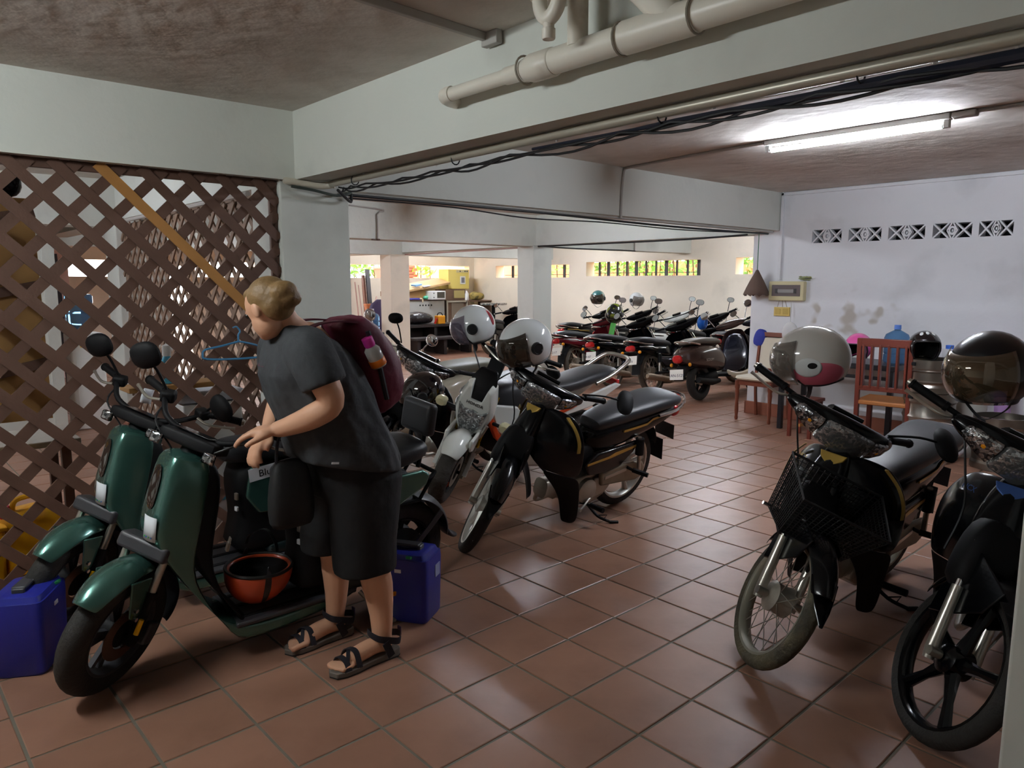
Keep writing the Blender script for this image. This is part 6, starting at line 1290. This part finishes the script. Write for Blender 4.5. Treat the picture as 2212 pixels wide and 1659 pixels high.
# things on the middle motorbikes
b = B(); b.ball((8.62, 5.75, .92), (.10, .06, .10), 14, 9); b.torus((8.60, 5.69, .92), (.2, -1, 0), .05, .012, 16, 6)
tag(b.build('blue_cover', P('bright_blue_plastic', (30, 100, 190), .3)), 'bright blue plastic cover hung before the brown scooter', 'cover')
b = B(); b.spine([(8.22, .50, .04, .02, 3), (8.22, .42, .05, .05, 3), (8.22, .33, .04, .04, 3)], 10); b.v = [p + V(0, 5.62, 0) for p in b.v]
tag(b.build('purple_bag', P('purple_plastic', (92, 64, 130), .5), sub=1), 'small purple bag hanging by the brown scooter', 'bag')
tag(B().bar((8.35, 7.22, .35), (8.45, 7.18, .86), .09, .03, (1, 0, 0)).build('green_board', P('grass_green', (96, 190, 90), .4), bevel=.01), 'green plastic panel between the maroon and black motorbikes', 'panel')
# ------------------------------------------------------------------ outside the strip windows
M_leaf = P('bright_leaf', (120, 170, 40), .5, noise=.3, nscale=3, rand=.25)
M_soil = P('terracotta_bed', (196, 130, 84), .7, noise=.15, nscale=3)
M_bars = P('dark_bars', (46, 46, 50), .5)
struct('planter_bed', bx(11.48, 14.5, 4, 16.5, 1.2, 1.52), M_soil, 'terracotta coloured planting bed outside the back windows', 'ground')
struct('planter_kerb', bx(6.6, 11.48, 14.2, 16.5, 1.2, 1.50), M_soil, 'terracotta coloured ground outside the far window', 'ground')
struct('driveway', bx(-2, 6.6, 14.12, 24, -.15, -.01), P('pink_paving', (214, 176, 160), .7, noise=.1), 'pink paved driveway outside the opening', 'ground')
struct('boundary_wall', bx(14.5, 14.7, 2, 24, 1.2, 1.95), M_soil, 'terracotta boundary wall beyond the plants', 'wall')
lr = random.Random(3)
def bush(label, x0, x1, y0, y1, n, zt):
    b = B()
    for i in range(n):
        p = V(lr.uniform(x0, x1), lr.uniform(y0, y1), lr.uniform(1.62, zt)); d = V(lr.uniform(-1, 1), lr.uniform(-1, 1), lr.uniform(-.9, .5)).normalized(); s_ = d.orthogonal().normalized(); l, w_ = lr.uniform(.10, .22), lr.uniform(.02, .05)
        b.add([p, p + d * l * .5 + s_ * w_, p + d * l, p + d * l * .5 - s_ * w_], [(0, 1, 2, 3)])
    t = thing('bush', label, 'bush', (0, 0, 0), 0, 'bushes outside the windows')
    o = b.build('foliage', M_leaf, t, smooth=False); o['kind'] = 'stuff'
    st = B()
    for i in range(max(3, n // 60)):
        q = V(lr.uniform(x0, x1), lr.uniform(y0, y1), 1.5); st.tube([q, q + V(lr.uniform(-.1, .1), lr.uniform(-.1, .1), zt - 1.5)], .012, 5)
    st.build('stems', M_rust, t)
bush('leafy green bush outside the long window behind the motorbikes', 11.9, 13.2, 7.3, 9.0, 900, 2.8)
bush('second leafy green bush right of it outside the long window', 11.9, 13.2, 9.3, 10.9, 900, 2.8)
bush('green bush outside the small window beside the wall end', 11.9, 13.0, 5.4, 7.2, 700, 2.8)
bush('green bush outside the window behind the middle column', 11.9, 13.2, 11.2, 12.3, 400, 2.6)
bush('palm like bush outside the far window near the pink column', 7.6, 9.6, 14.9, 16, 800, 2.5)
bush('small green bush outside the far window corner', 10.3, 11.0, 15, 16, 250, 2.4)
def wbars(x, y0, y1, z0, z1, n, label):
    t = thing('window_bars', label, 'window bars', (0, 0, 0))
    for i in range(n):
        y = y0 + (y1 - y0) * (i + .5) / n; B().box((x, y, (z0 + z1) / 2), (.03, .03 if i % 3 else .06, z1 - z0)).build('bar', M_bars, t, smooth=False)
    B().box((x, (y0 + y1) / 2, z0 + .06), (.012, y1 - y0, .010)).build('cross_bar', M_bars, t, smooth=False)
wbars(11.40, 7.6, 10.2, 1.585, 1.865, 11, 'dark iron bars in the long back window')
wbars(11.40, 10.8, 13.0, 1.56, 1.83, 4, 'dark iron bars in the window left of the middle column')
t = thing('planter_tub', 'pink planter tub outside the far window', 'planter', (9.25, 14.75, 1.5)); B().lathe([(.001, 0), (.20, 0), (.26, .26), (.28, .26), (.28, .30), (.001, .30)], (0, 0, 0), Z_, 20).build('tub', P('pink_tub', (206, 150, 140), .6), t)
t = thing('brick_pier', 'red brick pier outside the far window', 'pier', (10.1, 15.2, 1.5))
for r_ in range(10):
    for c_ in range(2): B().box((-.13 + .26 * c_ + (.06 if r_ % 2 else 0), 0, .035 + .075 * r_), (.24, .12, .062)).build('brick', P('brick_red', (176, 104, 84), .8, noise=.15, rand=.1), t, smooth=False)
B().box((0, .08, .38), (.5, .1, .78)).build('mortar_core', M_soil, t)
